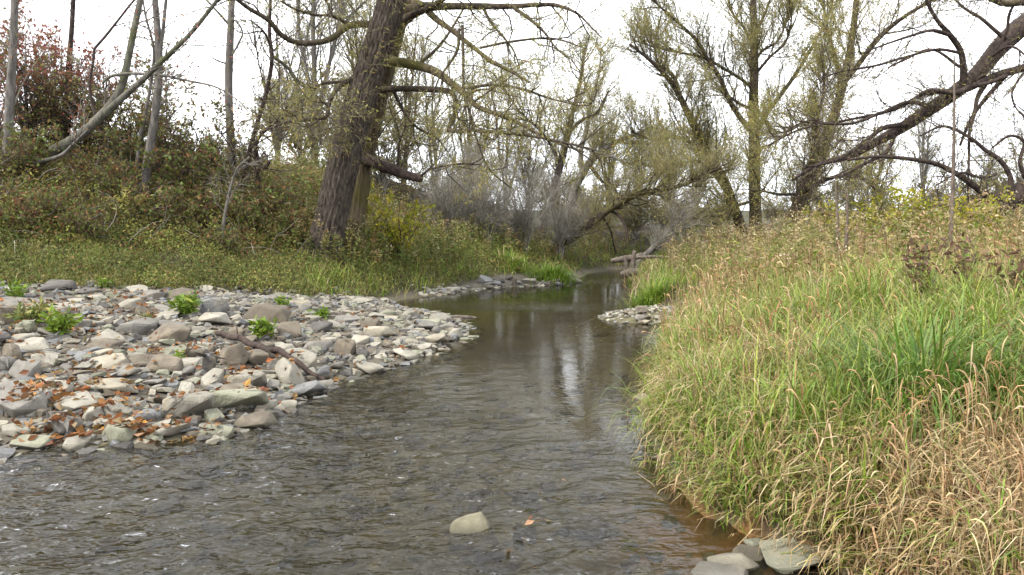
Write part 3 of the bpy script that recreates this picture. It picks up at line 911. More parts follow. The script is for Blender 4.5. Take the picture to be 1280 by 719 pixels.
# ---- old willow outside the frame whose long limbs sweep in from the right
D = 23.0
r4 = [('trunk', trace([(1500, 330, 60), (1490, 260, 54), (1460, 160, 48), (1420, 80, 40), (1370, 20, 34), (1325, 5, 29), (1285, 28, 25), (1250, 58, 22), (1222, 92, 19), (1190, 118, 17), (1160, 138, 16), (1130, 158, 14), (1095, 178, 11), (1060, 196, 8.5), (1025, 205, 5), (990, 225, 3)], 25, 22, 110, True), 14),
      ('limb', trace([(1440, 110, 20), (1370, 70, 15), (1320, 66, 13), (1282, 84, 12.5), (1250, 93, 12), (1228, 102, 11), (1205, 113, 9), (1175, 115, 7), (1150, 120, 6), (1115, 138, 5), (1060, 150, 4), (1000, 162, 3), (960, 182, 2)], 24.5, 21.5, 70), 9),
      ('limb', trace([(1205, 106, 13), (1204, 82, 10), (1200, 62, 9), (1186, 42, 8), (1172, 26, 6), (1160, 5, 5), (1150, -25, 3)], 22.4, 21.6, 36), 9),
      ('limb', trace([(1232, 104, 9), (1222, 122, 7), (1218, 142, 6), (1212, 165, 5), (1211, 200, 4), (1210, 240, 3), (1211, 262, 2)], 22, 21.4, 36), 8),
      ('limb', trace([(1262, 88, 8), (1245, 108, 7), (1228, 128, 6), (1212, 152, 5), (1200, 182, 4)], 22, 22.6, 24), 7),
      ('limb', trace([(1258, 95, 7), (1232, 105, 6), (1214, 108, 8), (1195, 116, 8), (1165, 113, 7), (1150, 118, 6)], 22, 21.4, 24), 7),
      ('limb', trace([(1188, 44, 6), (1165, 38, 5), (1135, 46, 4), (1100, 58, 3), (1075, 68, 2)], 21.8, 20.6, 24), 7),
      ('limb', trace([(1200, 66, 5), (1170, 62, 4.5), (1130, 72, 4), (1095, 82, 3.5), (1050, 90, 2.5), (1020, 100, 1.5)], 21.8, 20.4, 30), 7),
      ('limb', trace([(1200, 84, 5), (1165, 62, 4), (1130, 75, 4), (1110, 85, 2.5)], 22, 22.6, 24), 7),
      ('limb', trace([(1165, 134, 8), (1135, 128, 6), (1100, 142, 5), (1060, 155, 4), (1000, 152, 2.5)], 22.2, 20.8, 30), 7),
      ('limb', trace([(1135, 156, 8), (1105, 160, 7), (1075, 182, 6), (1045, 200, 5), (1005, 210, 3)], 22, 20.6, 30), 7),
      ('limb', trace([(1120, 164, 7), (1108, 190, 6), (1080, 205, 5), (1050, 222, 3)], 22, 21, 24), 7),
      ('limb', trace([(1258, 50, 7), (1246, 40, 6), (1225, 22, 5), (1205, 10, 4), (1185, -10, 3)], 22.4, 22.8, 24), 7),
      ('limb', trace([(1240, 70, 5), (1262, 58, 4), (1282, 70, 3), (1300, 95, 2)], 22.4, 21, 24), 7),
      ('limb', trace([(1245, 62, 5), (1258, 40, 5), (1264, 12, 4), (1290, -20, 3)], 22.4, 22, 24), 7),
      ('limb', trace([(1325, 5, 18), (1280, 2, 13), (1255, 4, 10), (1225, -10, 8), (1190, -40, 5)], 22.5, 21, 30), 9, 0, 'bark_moss'),
      ('limb', trace([(1290, 78, 4), (1266, 112, 3), (1270, 135, 2.5), (1285, 150, 2)], 22, 21.5, 18), 7)]
tree('willow_tree', 'old willow whose dark bare limbs sweep in from the right edge', r4,
     dict(n=420, u0=.3, u1=1, length=2.1, ang=(30, 75), up=.02, wander=.2, m=6, r0=.012, up0=.05),
     dict(n=4200, u0=.15, u1=1, length=.8, ang=(25, 60), up=.03, wander=.18, m=4, r0=.006, minr=.0028),
     None, (8000, .065, YG, .3, .2), 'bark_dark', 'twig_brown')

# ---- half fallen dark willow at the right edge
r5 = [('trunk', trace([(1345, 285, 60), (1310, 250, 46), (1280, 243, 34), (1258, 252, 24), (1245, 250, 18), (1225, 238, 9), (1200, 220, 7), (1170, 205, 6), (1130, 198, 5), (1095, 196, 4), (1060, 200, 2.5)], 22, 20.5, 70, True), 14),
      ('limb', trace([(1258, 256, 14), (1240, 262, 11), (1218, 264, 9), (1195, 262, 7), (1172, 256, 5), (1150, 262, 3)], 21.4, 20, 30), 9),
      ('limb', trace([(1262, 246, 11), (1263, 222, 8), (1250, 200, 7), (1232, 188, 6), (1212, 172, 5), (1180, 158, 4), (1150, 170, 2.5)], 21.4, 21.5, 36), 8),
      ('limb', trace([(1245, 218, 5), (1225, 222, 4), (1200, 216, 3.5), (1170, 232, 2.5)], 21.4, 20.4, 20), 7),
      ('limb', trace([(1290, 235, 10), (1275, 205, 6), (1280, 178, 5), (1262, 170, 4), (1240, 185, 3)], 21.6, 21.8, 24), 8),
      ('limb', trace([(1250, 255, 12), (1247, 272, 11), (1249, 290, 12)], 21.3, 21.3, 12), 8)]
tree('fallen_willow', 'half fallen dark willow propped on its limbs at the right edge', r5,
     dict(n=90, u0=.3, u1=1, length=1.2, ang=(35, 75), up=.03, wander=.2, m=6, r0=.014, up0=.1),
     dict(n=900, u0=.15, u1=1, length=.5, ang=(25, 60), up=.03, wander=.18, m=4, r0=.006, minr=.0022),
     None, (900, .06, YG, .35, .2), 'bark_dark', 'twig_brown')

# ---- willows round the bend
D = 31.0
mid1 = dict(n=80, u0=.25, u1=1, length=2.2, ang=(25, 65), up=.07, wander=.15, m=6, r0=.025, up0=.15)
mid2 = dict(n=700, u0=.12, u1=1, length=1.2, ang=(18, 52), up=.06, wander=.14, m=5, r0=.009, minr=.0035, up0=.1)
mid3 = dict(n=4200, u0=.1, u1=1, length=.7, ang=(15, 48), up=.06, wander=.13, m=2, r0=.004, minr=.003, up0=.08)
r6 = [('trunk', trace([(655, 330, 12), (672, 320, 11), (695, 308, 11), (720, 294, 10.5), (745, 274, 10), (764, 260, 9.5), (785, 248, 8.5), (806, 240, 7), (836, 236, 5.5), (868, 226, 4), (900, 208, 3)], D, 29, 60, True), 10),
      ('limb', trace([(762, 263, 5), (774, 270, 4.5), (782, 284, 4), (786, 305, 3)], 30.2, 29.5, 16), 7, 0, 'bark_dark', True),
      ('limb', trace([(752, 270, 4), (762, 285, 3.5), (766, 300, 3), (770, 318, 2)], 30.3, 30.8, 16), 7, 0, 'bark_dark', True),
      ('limb', trace([(785, 248, 5), (800, 232, 4), (818, 215, 3.5), (845, 205, 2.5)], 30, 31, 20), 7),
      ('limb', trace([(806, 240, 5), (830, 246, 4), (850, 258, 3), (862, 272, 2)], 29.8, 28.5, 20), 7)]
tree('leaning_willow', 'willow leaning low across the creek from the far left bank', r6, dict(mid1, up0=.3, n=100), dict(mid2, n=900), dict(mid3, n=5500), (9000, .075, YG, .3, .15), 'bark_limb', 'twig_olive')
r7 = [('trunk', trace([(672, 318, 12), (684, 270, 10), (692, 240, 9.5), (699, 212, 9), (705, 190, 8.5), (710, 168, 8), (716, 140, 6), (726, 100, 4), (730, 60, 3)], 32.5, None, 46, True), 10, 0, 'bark_dark'),
      ('limb', trace([(700, 206, 6), (688, 180, 5), (672, 160, 4), (650, 140, 3), (630, 110, 2)], 32.5, 31, 24), 7, 0, 'bark_dark'),
      ('limb', trace([(711, 166, 6), (728, 150, 5), (748, 140, 4), (760, 115, 3)], 32.5, 33.5, 24), 7, 0, 'bark_dark')]
tree('willow_tree', 'dark stemmed willow behind the grey bushes round the bend', r7, mid1, mid2, mid3, (9000, .08, YG, .3, .15), 'bark_dark', 'twig_olive')
r8 = [('trunk', trace([(708, 310, 14), (712, 270, 12), (718, 238, 11), (730, 214, 10), (744, 196, 9), (766, 180, 7), (790, 170, 5), (812, 160, 3)], 36, None, 46, True), 10),
      ('stem', trace([(728, 216, 9), (726, 190, 8), (734, 160, 7), (738, 130, 5), (748, 95, 3.5), (752, 60, 2.5)], 36, 37, 30), 8),
      ('limb', trace([(744, 196, 6), (765, 196, 5), (785, 205, 4), (800, 200, 3)], 36, 35, 20), 7),
      ('limb', trace([(736, 205, 6), (752, 226, 5), (765, 230, 4), (772, 245, 3)], 36, 35, 16), 7, 0, 'bark_dark')]
tree('willow_tree', 'pale trunked willow forking above the leaning willow', r8, mid1, dict(mid2, n=900), mid3, (9000, .08, YG, .3, .15), 'bark_grey', 'twig_olive')
r9 = [('trunk', trace([(797, 330, 9), (808, 318, 8), (826, 302, 7.5), (840, 286, 7), (850, 272, 5), (856, 262, 3)], 27.5, None, 30, True), 9),
      ('limb', trace([(828, 300, 5), (846, 290, 4.5), (853, 300, 4), (857, 318, 3)], 27.5, 27, 14), 7)]
tree('leaning_snag', 'short bare snag leaning right by the driftwood pile', r9, dict(mid1, n=20, length=1.2), dict(mid2, n=200, length=.8), dict(mid3, n=900), (900, .06, OLIVE, .3, .1), 'bark_grey', 'twig_grey')

# ---- background trees: three kinds, each copy its own thing
def proto_tree(h, seed_stems, n1, n2, nl, pal, bark, twig, spread=.5, size=.1):
    limbs = []
    for k in range(seed_stems):
        a = random.uniform(0, 6.28)
        ln = h * random.uniform(.75, 1.0)
        sp = spread * ln * random.uniform(.2, .6) * (0.25 if k == 0 else 1)
        p = [[0, 0, -.3, .016 * h], [.02 * math.cos(a), .02 * math.sin(a), .1 * h, .013 * h]]
        for q in range(2, 7):
            f = q / 6
            p.append([math.cos(a) * sp * f ** 1.3 + random.uniform(-.1, .1), math.sin(a) * sp * f ** 1.3 + random.uniform(-.1, .1), ln * f, .013 * h * (1 - .85 * f)])
        limbs.append(('trunk' if k == 0 else 'stem', catmull(p, 26), 7))
    return tree('background_tree', 'x', limbs, dict(n=n1, u0=.25, u1=1, length=h * .3, ang=(20, 55), up=.08, wander=.13, m=6, r0=.03, up0=.2),
                dict(n=n2 // 4, u0=.1, u1=1, length=h * .16, ang=(15, 52), up=.07, wander=.14, m=5, r0=.011, minr=.005),
                dict(n=n2 * 2, u0=.1, u1=1, length=h * .075, ang=(15, 50), up=.07, wander=.13, m=2, r0=.004, minr=.003),
                (nl, size, pal, .35, .1) if nl else None, bark, twig, loc=(0, 0, 0))


bp = [proto_tree(9, 4, 90, 2000, 5000, YG, 'bark_limb', 'twig_olive', .55),
      proto_tree(10, 3, 80, 1800, 1600, OLIVE, 'bark_grey', 'twig_grey', .4),
      proto_tree(7, 5, 80, 2000, 3200, OLIVE, 'bark_limb', 'twig_brown', .7)]
kinds = ['yellow green willow', 'nearly bare grey tree', 'low olive brown tree']
used = [False] * 3
bt = [(505, 40, 0, 1.15, 'behind the big willow, seen between its limbs'), (395, 34, 1, 1.2, 'just left of the big willow trunk, tall'), (462, 42, 0, 1.3, 'straight behind the big willow trunks'),
      (545, 46, 1, 1.0, 'above the tan weeds, right of the broken limb'), (590, 42, 0, 1.0, 'above the left end of the grey bushes'), (632, 50, 1, .95, 'behind the middle of the grey bushes'),
      (660, 44, 2, 1.0, 'close behind the grey bushes'), (760, 52, 0, .95, 'round the bend, above the leaning willow'), (800, 48, 1, .72, 'thin, standing beyond the driftwood pile'),
      (835, 58, 2, .85, 'far off, left of the pair of willows'), (870, 50, 0, .8, 'behind the leaning willow of the pair'), (1010, 55, 2, .8, 'behind the forked willow'),
      (1085, 44, 2, .85, 'behind the long limbs at right, small'), (1150, 48, 1, .8, 'behind the dry stalks at right'), (1215, 40, 2, .85, 'behind the half fallen willow'), (1275, 44, 2, .9, 'at the right edge behind the half fallen willow'),
      (350, 38, 2, 1.1, 'on the brow between the slim trees and the big willow'), (430, 52, 2, 1.3, 'far back left of the big willow'), (1060, 62, 0, .9, 'far off between the forked willow and the sweeping limbs')]
for px, Y, k, s, wh in bt:
    x = (px - 640) / FPX * Y
    o = bp[k] if not used[k] else copy_tree(bp[k])
    used[k] = True
    o.location = (x, Y, hz1(x, Y) - .05)
    o.rotation_euler.z = random.uniform(0, 6.28)
    o.scale = (s, s, s * random.uniform(.92, 1.08))
    tag(o, '%s %s' % (kinds[k], wh), 'tree', 'background trees')

# ================================================================== STONES
def stone_mesh(flat, npts, seed, rnd=.1, bev=.07, sub=True):
    r = random.Random(seed)
    bm = bmesh.new()
    for _ in range(npts):
        v = Vector((r.gauss(0, 1), r.gauss(0, 1), r.gauss(0, 1))).normalized()
        # squarish ground plan, flat beds above and below like split sandstone
        e = .62
        v = Vector([math.copysign(abs(c) ** e, c) for c in v])
        v.x *= .52 * r.uniform(.8, 1.05); v.y *= .40 * r.uniform(.8, 1.05); v.z *= .42 * flat
        bm.verts.new(v)
    res = bmesh.ops.convex_hull(bm, input=bm.verts)
    dele = list({g for g in res['geom_interior'] + res['geom_unused'] if isinstance(g, bmesh.types.BMVert)})
    bmesh.ops.delete(bm, geom=dele, context='VERTS')
    bmesh.ops.dissolve_limit(bm, angle_limit=R(14), verts=bm.verts, edges=bm.edges)
    if sub:
        bmesh.ops.bevel(bm, geom=bm.edges[:], offset=bev * min(1, flat * 1.6), segments=2, profile=.6, affect='EDGES')
        bmesh.ops.triangulate(bm, faces=bm.faces)
    else:
        bmesh.ops.triangulate(bm, faces=bm.faces)
    # unit width
    xs = [v.co.x for v in bm.verts]; w_ = max(xs) - min(xs)
    bmesh.ops.scale(bm, vec=(1 / w_,) * 3, verts=bm.verts)
    me = bpy.data.meshes.new('stone')
    bm.to_mesh(me); bm.free()
    me.materials.append(M['stone'])
    for p in me.polygons: p.use_smooth = False
    return me


slabs = [stone_mesh(.38, 16, 100 + i, bev=.05) for i in range(7)]
blocks = [stone_mesh(.75, 18, 200 + i, bev=.07) for i in range(7)]
cobbles = [stone_mesh(1.0, 26, 300 + i, bev=.1) for i in range(6)]
TONES = {'pale grey': (.235, .22, .182), 'grey': (.165, .155, .137), 'dark grey': (.08, .074, .068), 'brownish grey': (.13, .11, .084), 'greenish grey': (.19, .19, .14), 'cream': (.255, .232, .18), 'bluish grey': (.15, .151, .148)}
SHAPES = {'flat': slabs, 'blocky': blocks, 'rounded': cobbles, 'angular': [stone_mesh(.7, 11, 915, bev=.05)]}
stone_list = []      # (x, y, radius) of every placed stone, so that they rarely run into each other
BV, BT = [], []


def put_stone(x, y, wd, hgt, tone, shape, label, group, sink=.3, rz=None, tilt=.16, dep=None, top=None):
    me = random.choice(SHAPES[shape])
    o = bpy.data.objects.new('stone', me)
    C.objects.link(o)
    zs = [v.co.z for v in me.vertices]; ys = [v.co.y for v in me.vertices]
    h0 = max(zs) - min(zs); d0 = max(ys) - min(ys)
    dep = dep or wd * random.uniform(.62, .95)
    o.scale = (wd, dep / d0, hgt / h0)
    o.rotation_euler = (random.gauss(0, tilt), random.gauss(0, tilt), random.uniform(-.5, .5) + (math.pi if random.random() < .5 else 0) if rz is None else rz)
    z = hz1(x, y)
    o.location = (x, y, z + hgt * (.5 - sink) if top is None else top - hgt * .5)
    c = np.array(TONES[tone]) * random.uniform(.78, 1.06)
    o.color = (*c, 1)
    tag(o, label, 'stone', group)
    stone_list.append((x, y, wd * .45))
    mw = Matrix.LocRotScale(o.location, o.rotation_euler, o.scale)
    b0 = len(BV)
    BV.extend([mw @ v.co for v in me.vertices])
    BT.extend([tuple(b0 + i for i in p.vertices) for p in me.polygons])
    return o


GB = 'stones of the left gravel bar'
named = [  # picture x, y, width, height, tone, shape, label
    (70, 361, 46, 19, 'dark grey', 'blocky', 'dark grey blocky stone high on the bar below the grassy bank'),
    (4, 398, 62, 28, 'brownish grey', 'blocky', 'large brownish grey stone cut off by the left edge, above the weeds'),
    (112, 366, 34, 12, 'dark grey', 'flat', 'dark flat stone just right of the dark blocky one'),
    (212, 420, 60, 26, 'brownish grey', 'flat', 'layered brown grey slab in the middle of the bar'),
    (269, 402, 36, 16, 'pale grey', 'flat', 'pale slab right of the tall green tuft'),
    (262, 460, 40, 36, 'dark grey', 'rounded', 'dark rounded boulder standing up in mid bar'),
    (290, 447, 46, 28, 'brownish grey', 'blocky', 'brown angular stone right behind the dark rounded boulder'),
    (324, 448, 42, 24, 'brownish grey', 'blocky', 'brown stone above the fallen branch'),
    (55, 453, 52, 20, 'pale grey', 'flat', 'long pale flat stone left of the leaf litter'),
    (128, 444, 34, 18, 'cream', 'blocky', 'cream wedge shaped stone among orange leaves'),
    (6, 458, 36, 30, 'grey', 'rounded', 'grey rounded stone cut off by the left edge, lower of two'),
    (31, 465, 34, 22, 'grey', 'blocky', 'grey stone tucked beside the one at the left edge'),
    (20, 503, 76, 40, 'grey', 'flat', 'big grey slab low at the left edge, widest of the bar'),
    (147, 487, 52, 18, 'cream', 'flat', 'cream flat slab in the lower middle of the bar'),
    (66, 489, 44, 18, 'pale grey', 'flat', 'pale flat stone above the big grey slab'),
    (205, 459, 46, 24, 'brownish grey', 'blocky', 'brown grey stone left of the dark rounded boulder'),
    (234, 464, 28, 18, 'grey', 'blocky', 'small grey block touching the dark rounded boulder'),
    (83, 534, 54, 32, 'grey', 'rounded', 'mid grey rounded stone above the water at lower left'),
    (184, 521, 54, 32, 'bluish grey', 'blocky', 'bluish grey tilted stone above the leaf heap at the water'),
    (240, 511, 56, 28, 'pale grey', 'flat', 'pale pointed slab close to the water edge'),
    (300, 502, 70, 24, 'greenish grey', 'flat', 'wide greenish pale slab lying at the water edge'),
    (150, 544, 42, 20, 'greenish grey', 'flat', 'greenish flat stone with leaf heap at the waterline'),
    (271, 545, 38, 16, 'greenish grey', 'flat', 'greenish low stone, last one out in the riffle'),
    (181, 538, 32, 10, 'cream', 'flat', 'thin cream stone above the waterline leaves'),
    (337, 396, 54, 22, 'brownish grey', 'flat', 'brown slab behind the small bright green tuft'),
    (362, 416, 50, 26, 'brownish grey', 'flat', 'brown flat slab right of the small bright green tuft'),
    (399, 410, 38, 14, 'dark grey', 'flat', 'dark thin slab in the right half of the bar'),
    (372, 454, 44, 22, 'pale grey', 'blocky', 'pale stone right above the fallen branch'),
    (431, 439, 26, 20, 'brownish grey', 'blocky', 'tan block near the right part of the water edge'),
    (449, 426, 32, 12, 'pale grey', 'flat', 'pale bar shaped stone in the right half of the bar'),
    (446, 475, 26, 9, 'bluish grey', 'flat', 'bluish flat stone half in the water past the fallen branch'),
    (421, 458, 26, 20, 'grey', 'blocky', 'grey upright stone near the end of the fallen branch'),
    (312, 479, 44, 20, 'pale grey', 'flat', 'pale slab in front of the fallen branch'),
    (545, 427, 30, 12, 'cream', 'flat', 'cream low stone at the outer curve of the bar'),
    (568, 419, 24, 14, 'pale grey', 'blocky', 'pale stone at the very tip of the bar'),
    (536, 410, 30, 12, 'grey', 'flat', 'grey flat stone just inside the tip of the bar'),
    (512, 394, 26, 10, 'pale grey', 'blocky', 'pale stone on the far side of the bar tip'),
    (460, 408, 30, 14, 'brownish grey', 'blocky', 'brown block on the back of the bar, right half'),
    (97, 408, 40, 16, 'grey', 'flat', 'grey flat stone right of the weeds at the left edge'),
    (190, 370, 44, 14, 'grey', 'flat', 'grey slab at the top of the bar under the bank'),
    (226, 372, 40, 13, 'brownish grey', 'flat', 'brown slab at the top of the bar under the bank'),
    (170, 447, 34, 14, 'pale grey', 'flat', 'pale flat stone left of the brown layered slab'),
    (40, 555, 44, 16, 'greenish grey', 'flat', 'greenish stone half awash at lower left'),
    (20, 540, 36, 16, 'pale grey', 'blocky', 'pale stone just above the riffle at the left edge'),
    (115, 520, 34, 18, 'pale grey', 'blocky', 'pale block between the leaf heaps at lower left')]
for px, py, wpx, hpx, tone, shape, lab in named:
    p = ground_at(px, py + hpx * .25, 5)
    k = p[1] / FPX
    put_stone(p[0], p[1], wpx * k * 1.06, hpx * k * 1.25, tone, shape, lab, GB, sink=.25, rz=random.uniform(-.35, .35), tilt=.12)
n_named = len(stone_list)

# the rest of the bar, larger ones first; each is described by the nearest landmark
seen_lab = set()
LAND = [(70, 361, 'dark blocky stone high up'), (8, 398, 'left edge brown stone'), (212, 420, 'layered brown slab'), (262, 460, 'dark rounded boulder'), (324, 452, 'fallen branch butt'), (400, 482, 'wet branch tip'),
        (55, 453, 'long pale flat stone'), (20, 503, 'big grey slab'), (147, 487, 'cream flat slab'), (83, 534, 'grey rounded waterside stone'), (184, 521, 'bluish tilted stone'), (240, 511, 'pale pointed slab'), (300, 502, 'wide greenish slab'),
        (271, 545, 'last stone in the riffle'), (337, 396, 'brown slab by small tuft'), (399, 410, 'dark thin slab'), (431, 439, 'tan block'), (460, 408, 'brown block at the back'), (568, 419, 'tip of the bar'), (512, 394, 'pale stone behind the tip'),
        (232, 392, 'tall green tuft'), (190, 370, 'grey slab under the bank'), (72, 420, 'green weed clump'), (326, 420, 'small bright green tuft'), (128, 444, 'cream wedge stone'), (130, 390, 'high leaf litter'), (480, 440, 'curving right shore')]
cells = []
tries = 0
sizes = sorted([random.choice([.16, .2, .22, .26, .32, .4, .5]) * random.uniform(.8, 1.2) for _ in range(220)], reverse=True)
for sz in sizes:
    for _ in range(60):
        py = 342 + (562 - 342) * random.random()
        px = random.uniform(-25, 585)
        p = ground_at(px, py, 5, 22)
        x, y = p[0], p[1]
        t, s, q = (float(v) for v in zf(x, y))
        if t < -.12 or q > -.05:
            continue
        if any((x - a) ** 2 + (y - b) ** 2 < (c * .75 + sz * .36) ** 2 for a, b, c in stone_list):
            continue
        break
    else:
        continue
    wpx = sz * FPX / y
    tone = random.choices(['pale grey', 'grey', 'brownish grey', 'dark grey', 'cream', 'greenish grey', 'bluish grey'],
                          [5, 4, 3.4 if px < 420 else 1.6, 1, 2.2 if px > 330 else .9, 1.2, .8])[0]
    shape = random.choices(['flat', 'blocky', 'rounded'], [7, 3.2, .8])[0]
    big = 'small' if wpx < 18 else ('middling' if wpx < 32 else 'large')
    if t < .45: zone = 'at the water edge'
    elif q > -1.1: zone = 'below the grassy bank'
    else: zone = 'amid the bar'
    lx, ly, ln_ = min(LAND, key=lambda l: ((px - l[0]) ** 2 + (1.6 * (py - l[1])) ** 2))
    dx_, dy_ = px - lx, 1.6 * (py - ly)
    rel = ('left of' if dx_ < 0 else 'right of') if abs(dx_) > abs(dy_) else ('behind' if dy_ < 0 else 'in front of')
    dist = math.hypot(dx_, dy_)
    rel = ('touching and ' if dist < 26 else ('a little ' if dist < 48 else 'well ')) + rel
    lab = '%s %s %s stone %s the %s' % (big, tone, shape, rel, ln_)
    if lab in seen_lab:
        lab = '%s, %s' % (lab.replace('touching and ', '').replace('a little ', '').replace('well ', ''), {'at the water edge': 'waterside', 'below the grassy bank': 'by the bank', 'amid the bar': 'mid bar'}[zone])
    seen_lab.add(lab)
    hgt = sz * {'flat': random.uniform(.2, .36), 'blocky': random.uniform(.4, .58), 'rounded': random.uniform(.55, .75)}[shape]
    put_stone(x, y, sz, hgt, tone, shape, lab, GB, sink=.28, tilt=.15, rz=random.uniform(-3.1, 3.1))


def place_px(lst, group, sink=.3):
    for px, py, wpx, hpx, tone, shape, lab in lst:
        p = ground_at(px, py, 3)
        k = p[1] / FPX
        put_stone(p[0], p[1], wpx * k, hpx * k * 1.3, tone, shape, lab, group, sink=sink, rz=random.uniform(-.5, .5), tilt=.12)


# rocks standing in the stream near the camera and on the muddy edge at the lower right
p = ground_at(598, 672, 3)
put_stone(p[0], p[1], .3, .25, 'greenish grey', 'angular', 'lone tan rock breaking the riffle near the camera', 'rocks in the stream', top=.075, rz=.15, dep=.25).color = (.135, .125, .085, 1)
p = ground_at(648, 668, 3)
put_stone(p[0], p[1], .11, .17, 'greenish grey', 'rounded', 'small mossy rock awash beside the lone tan rock', 'rocks in the stream', top=.02)
p = ground_at(664, 662, 3)
put_stone(p[0], p[1], .12, .16, 'grey', 'flat', 'thin grey stone awash right of the lone tan rock', 'rocks in the stream', top=.025)
p = ground_at(560, 700, 3)
put_stone(p[0], p[1], .34, .15, 'bluish grey', 'flat', 'flat bluish stone just under the riffle at bottom centre', 'rocks in the stream', top=-.02)
p = ground_at(735, 640, 3)
put_stone(p[0], p[1], .3, .14, 'brownish grey', 'flat', 'brown stone showing through the calm shallow water', 'rocks in the stream', sink=.2)
for (x, y, wd, h, tn, lab) in [(1.12, 3.93, .2, .1, 'cream', 'yellowish flat stone at the bottom edge below the dry grass'), (1.02, 3.82, .2, .08, 'grey', 'grey flat stone cut off by the bottom edge, in the water'),
                               (1.46, 4.02, .3, .09, 'greenish grey', 'greenish slab at the foot of the dry grass, bottom edge'), (1.3, 4.14, .16, .07, 'greenish grey', 'small greenish stone behind the bottom edge slab'),
                               (1.24, 4.06, .13, .06, 'brownish grey', 'reddish brown small stone between the bottom edge stones'), (1.6, 4.05, .2, .08, 'grey', 'dark grey stone half under the dry grass at the bottom edge')]:
    put_stone(x, y, wd * 1.35, .055, tn, 'flat', lab, 'stones at the lower right water edge', top=.025 + .03 * random.random(), tilt=.04, dep=wd * 1.1)

# low bar on the right of the pool
for i in range(26):
    px = random.uniform(738, 846); py = random.uniform(386, 409)
    p = ground_at(px, py, 8, 22)
    wpx = random.uniform(7, 20)
    tone = random.choice(['pale grey', 'cream', 'grey', 'brownish grey', 'cream'])
    shape = random.choice(['flat', 'flat', 'blocky'])
    k = p[1] / FPX
    put_stone(p[0], p[1], wpx * k, wpx * k * .42, tone, shape, '%s %s %s stone on low bar across the pool, %s' % ('larger' if wpx > 13 else 'small', tone, shape, ('outer end' if px < 775 else ('middle' if px < 810 else 'under the grass')) + (', far side' if py < 395 else ', near side')), 'stones of the low bar on the right', sink=.1)
# far stones on the left below the bushes
for i in range(30):
    px = random.uniform(598, 722); py = 366 - (px - 598) * .09 + random.uniform(-14, 4)
    p = ground_at(px, py, 16, 30)
    wpx = random.uniform(7, 18)
    tone = random.choice(['pale grey', 'grey', 'bluish grey', 'dark grey'])
    shape = random.choice(['flat', 'blocky'])
    k = p[1] / FPX
    put_stone(p[0], p[1], wpx * k, wpx * k * .5, tone, shape, '%s %s %s stone on the far shore, %s' % ('larger' if wpx > 12 else 'small', tone, shape, ('far left end' if px < 622 else ('left of the grass mound' if px < 655 else ('below the grass mound' if px < 690 else 'right end'))) + (', upper row' if py < 360 - (px - 598) * .09 else ', waterside')), 'stones on the far shore', sink=.15)

# small cobbles and pebbles that fill the gaps: nobody could count them
pebs = []
for i in range(10):
    me = stone_mesh([.4, .55, .8][i % 3], 12, 500 + i, sub=False)
    V = np.array([v.co[:] for v in me.vertices]); T = np.array([p_.vertices[:] for p_ in me.polygons])
    pebs.append((V, T)); bpy.data.meshes.remove(me)


def pebble_field(name, label, n, sampler, smin, smax, bright=1.0):
    m_ = MB()
    xs, ys = sampler(n)
    zz = hz(xs, ys)
    tn = list(TONES.values())
    for i in range(len(xs)):
        V, T = pebs[i % 10]
        s = smin + (smax - smin) * random.random() ** 1.8
        a = random.uniform(0, 6.28); b = random.gauss(0, .25)
        ca, sa = math.cos(a), math.sin(a); cb, sb = math.cos(b), math.sin(b)
        Rm = np.array([[ca, -sa * cb, sa * sb], [sa, ca * cb, -ca * sb], [0, sb, cb]])
        P = (V * s) @ Rm.T + np.array([xs[i], ys[i], zz[i] + s * .1])
        m_.add(P, None, T, np.array(random.choice(tn)) * random.uniform(.85, 1.35) * bright)
    o = m_.build(name, M['pebble'], smooth=False)
    return tag(o, label, kind='stuff')


def samp_bar(n):
    X_, Y_ = [], []
    while len(X_) < n:
        px = rng.uniform(-40, 600, 400); py = rng.uniform(340, 575, 400)
        yy_ = 1500.0 / (py - 285 + 12)
        xx = rng.uniform(-11, 0, 400); yy_ = 5.2 + 13 * rng.rand(400) ** 1.3
        t, s, q = zones(xx, yy_)
        k = (t > -.35) & (q < .25) & (xx > -.68 * yy_)
        X_ += list(xx[k]); Y_ += list(yy_[k])
    return np.array(X_[:n]), np.array(Y_[:n])


pebble_field('pebbles', 'small loose cobbles and pebbles between the larger stones of the bar', 5600, samp_bar, .05, .2, .72)
pebble_field('streambed_gravel', 'brown stones and gravel on the streambed seen through the water', 700,
             lambda n: (rng.uniform(-2.5, 1.4, n), 3 + 7 * rng.rand(n) ** 1.3), .05, .2, .4)
pebble_field('bar_gravel', 'fine pale gravel of the low bar on the right of the pool', 450,
             lambda n: (2.4 + .6 * rng.normal(size=n), 15.1 + .6 * rng.normal(size=n)), .04, .12, 1.0)
pebble_field('shore_gravel', 'grey gravel along the far left shore', 600,
             lambda n: (lambda u: (-2.2 + 4.0 * u + .3 * rng.normal(size=n), 20.2 + 4.0 * u + .35 * rng.normal(size=n)))(rng.rand(n)), .06, .2, 1.0)

bvh = BVHTree.FromPolygons(BV, BT)


def top_z(x, y):
    hit = bvh.ray_cast(Vector((x, y, 3)), Vector((0, 0, -1)))
    g = hz1(x, y)
    return max(g, hit[0].z) if hit[0] is not None else g


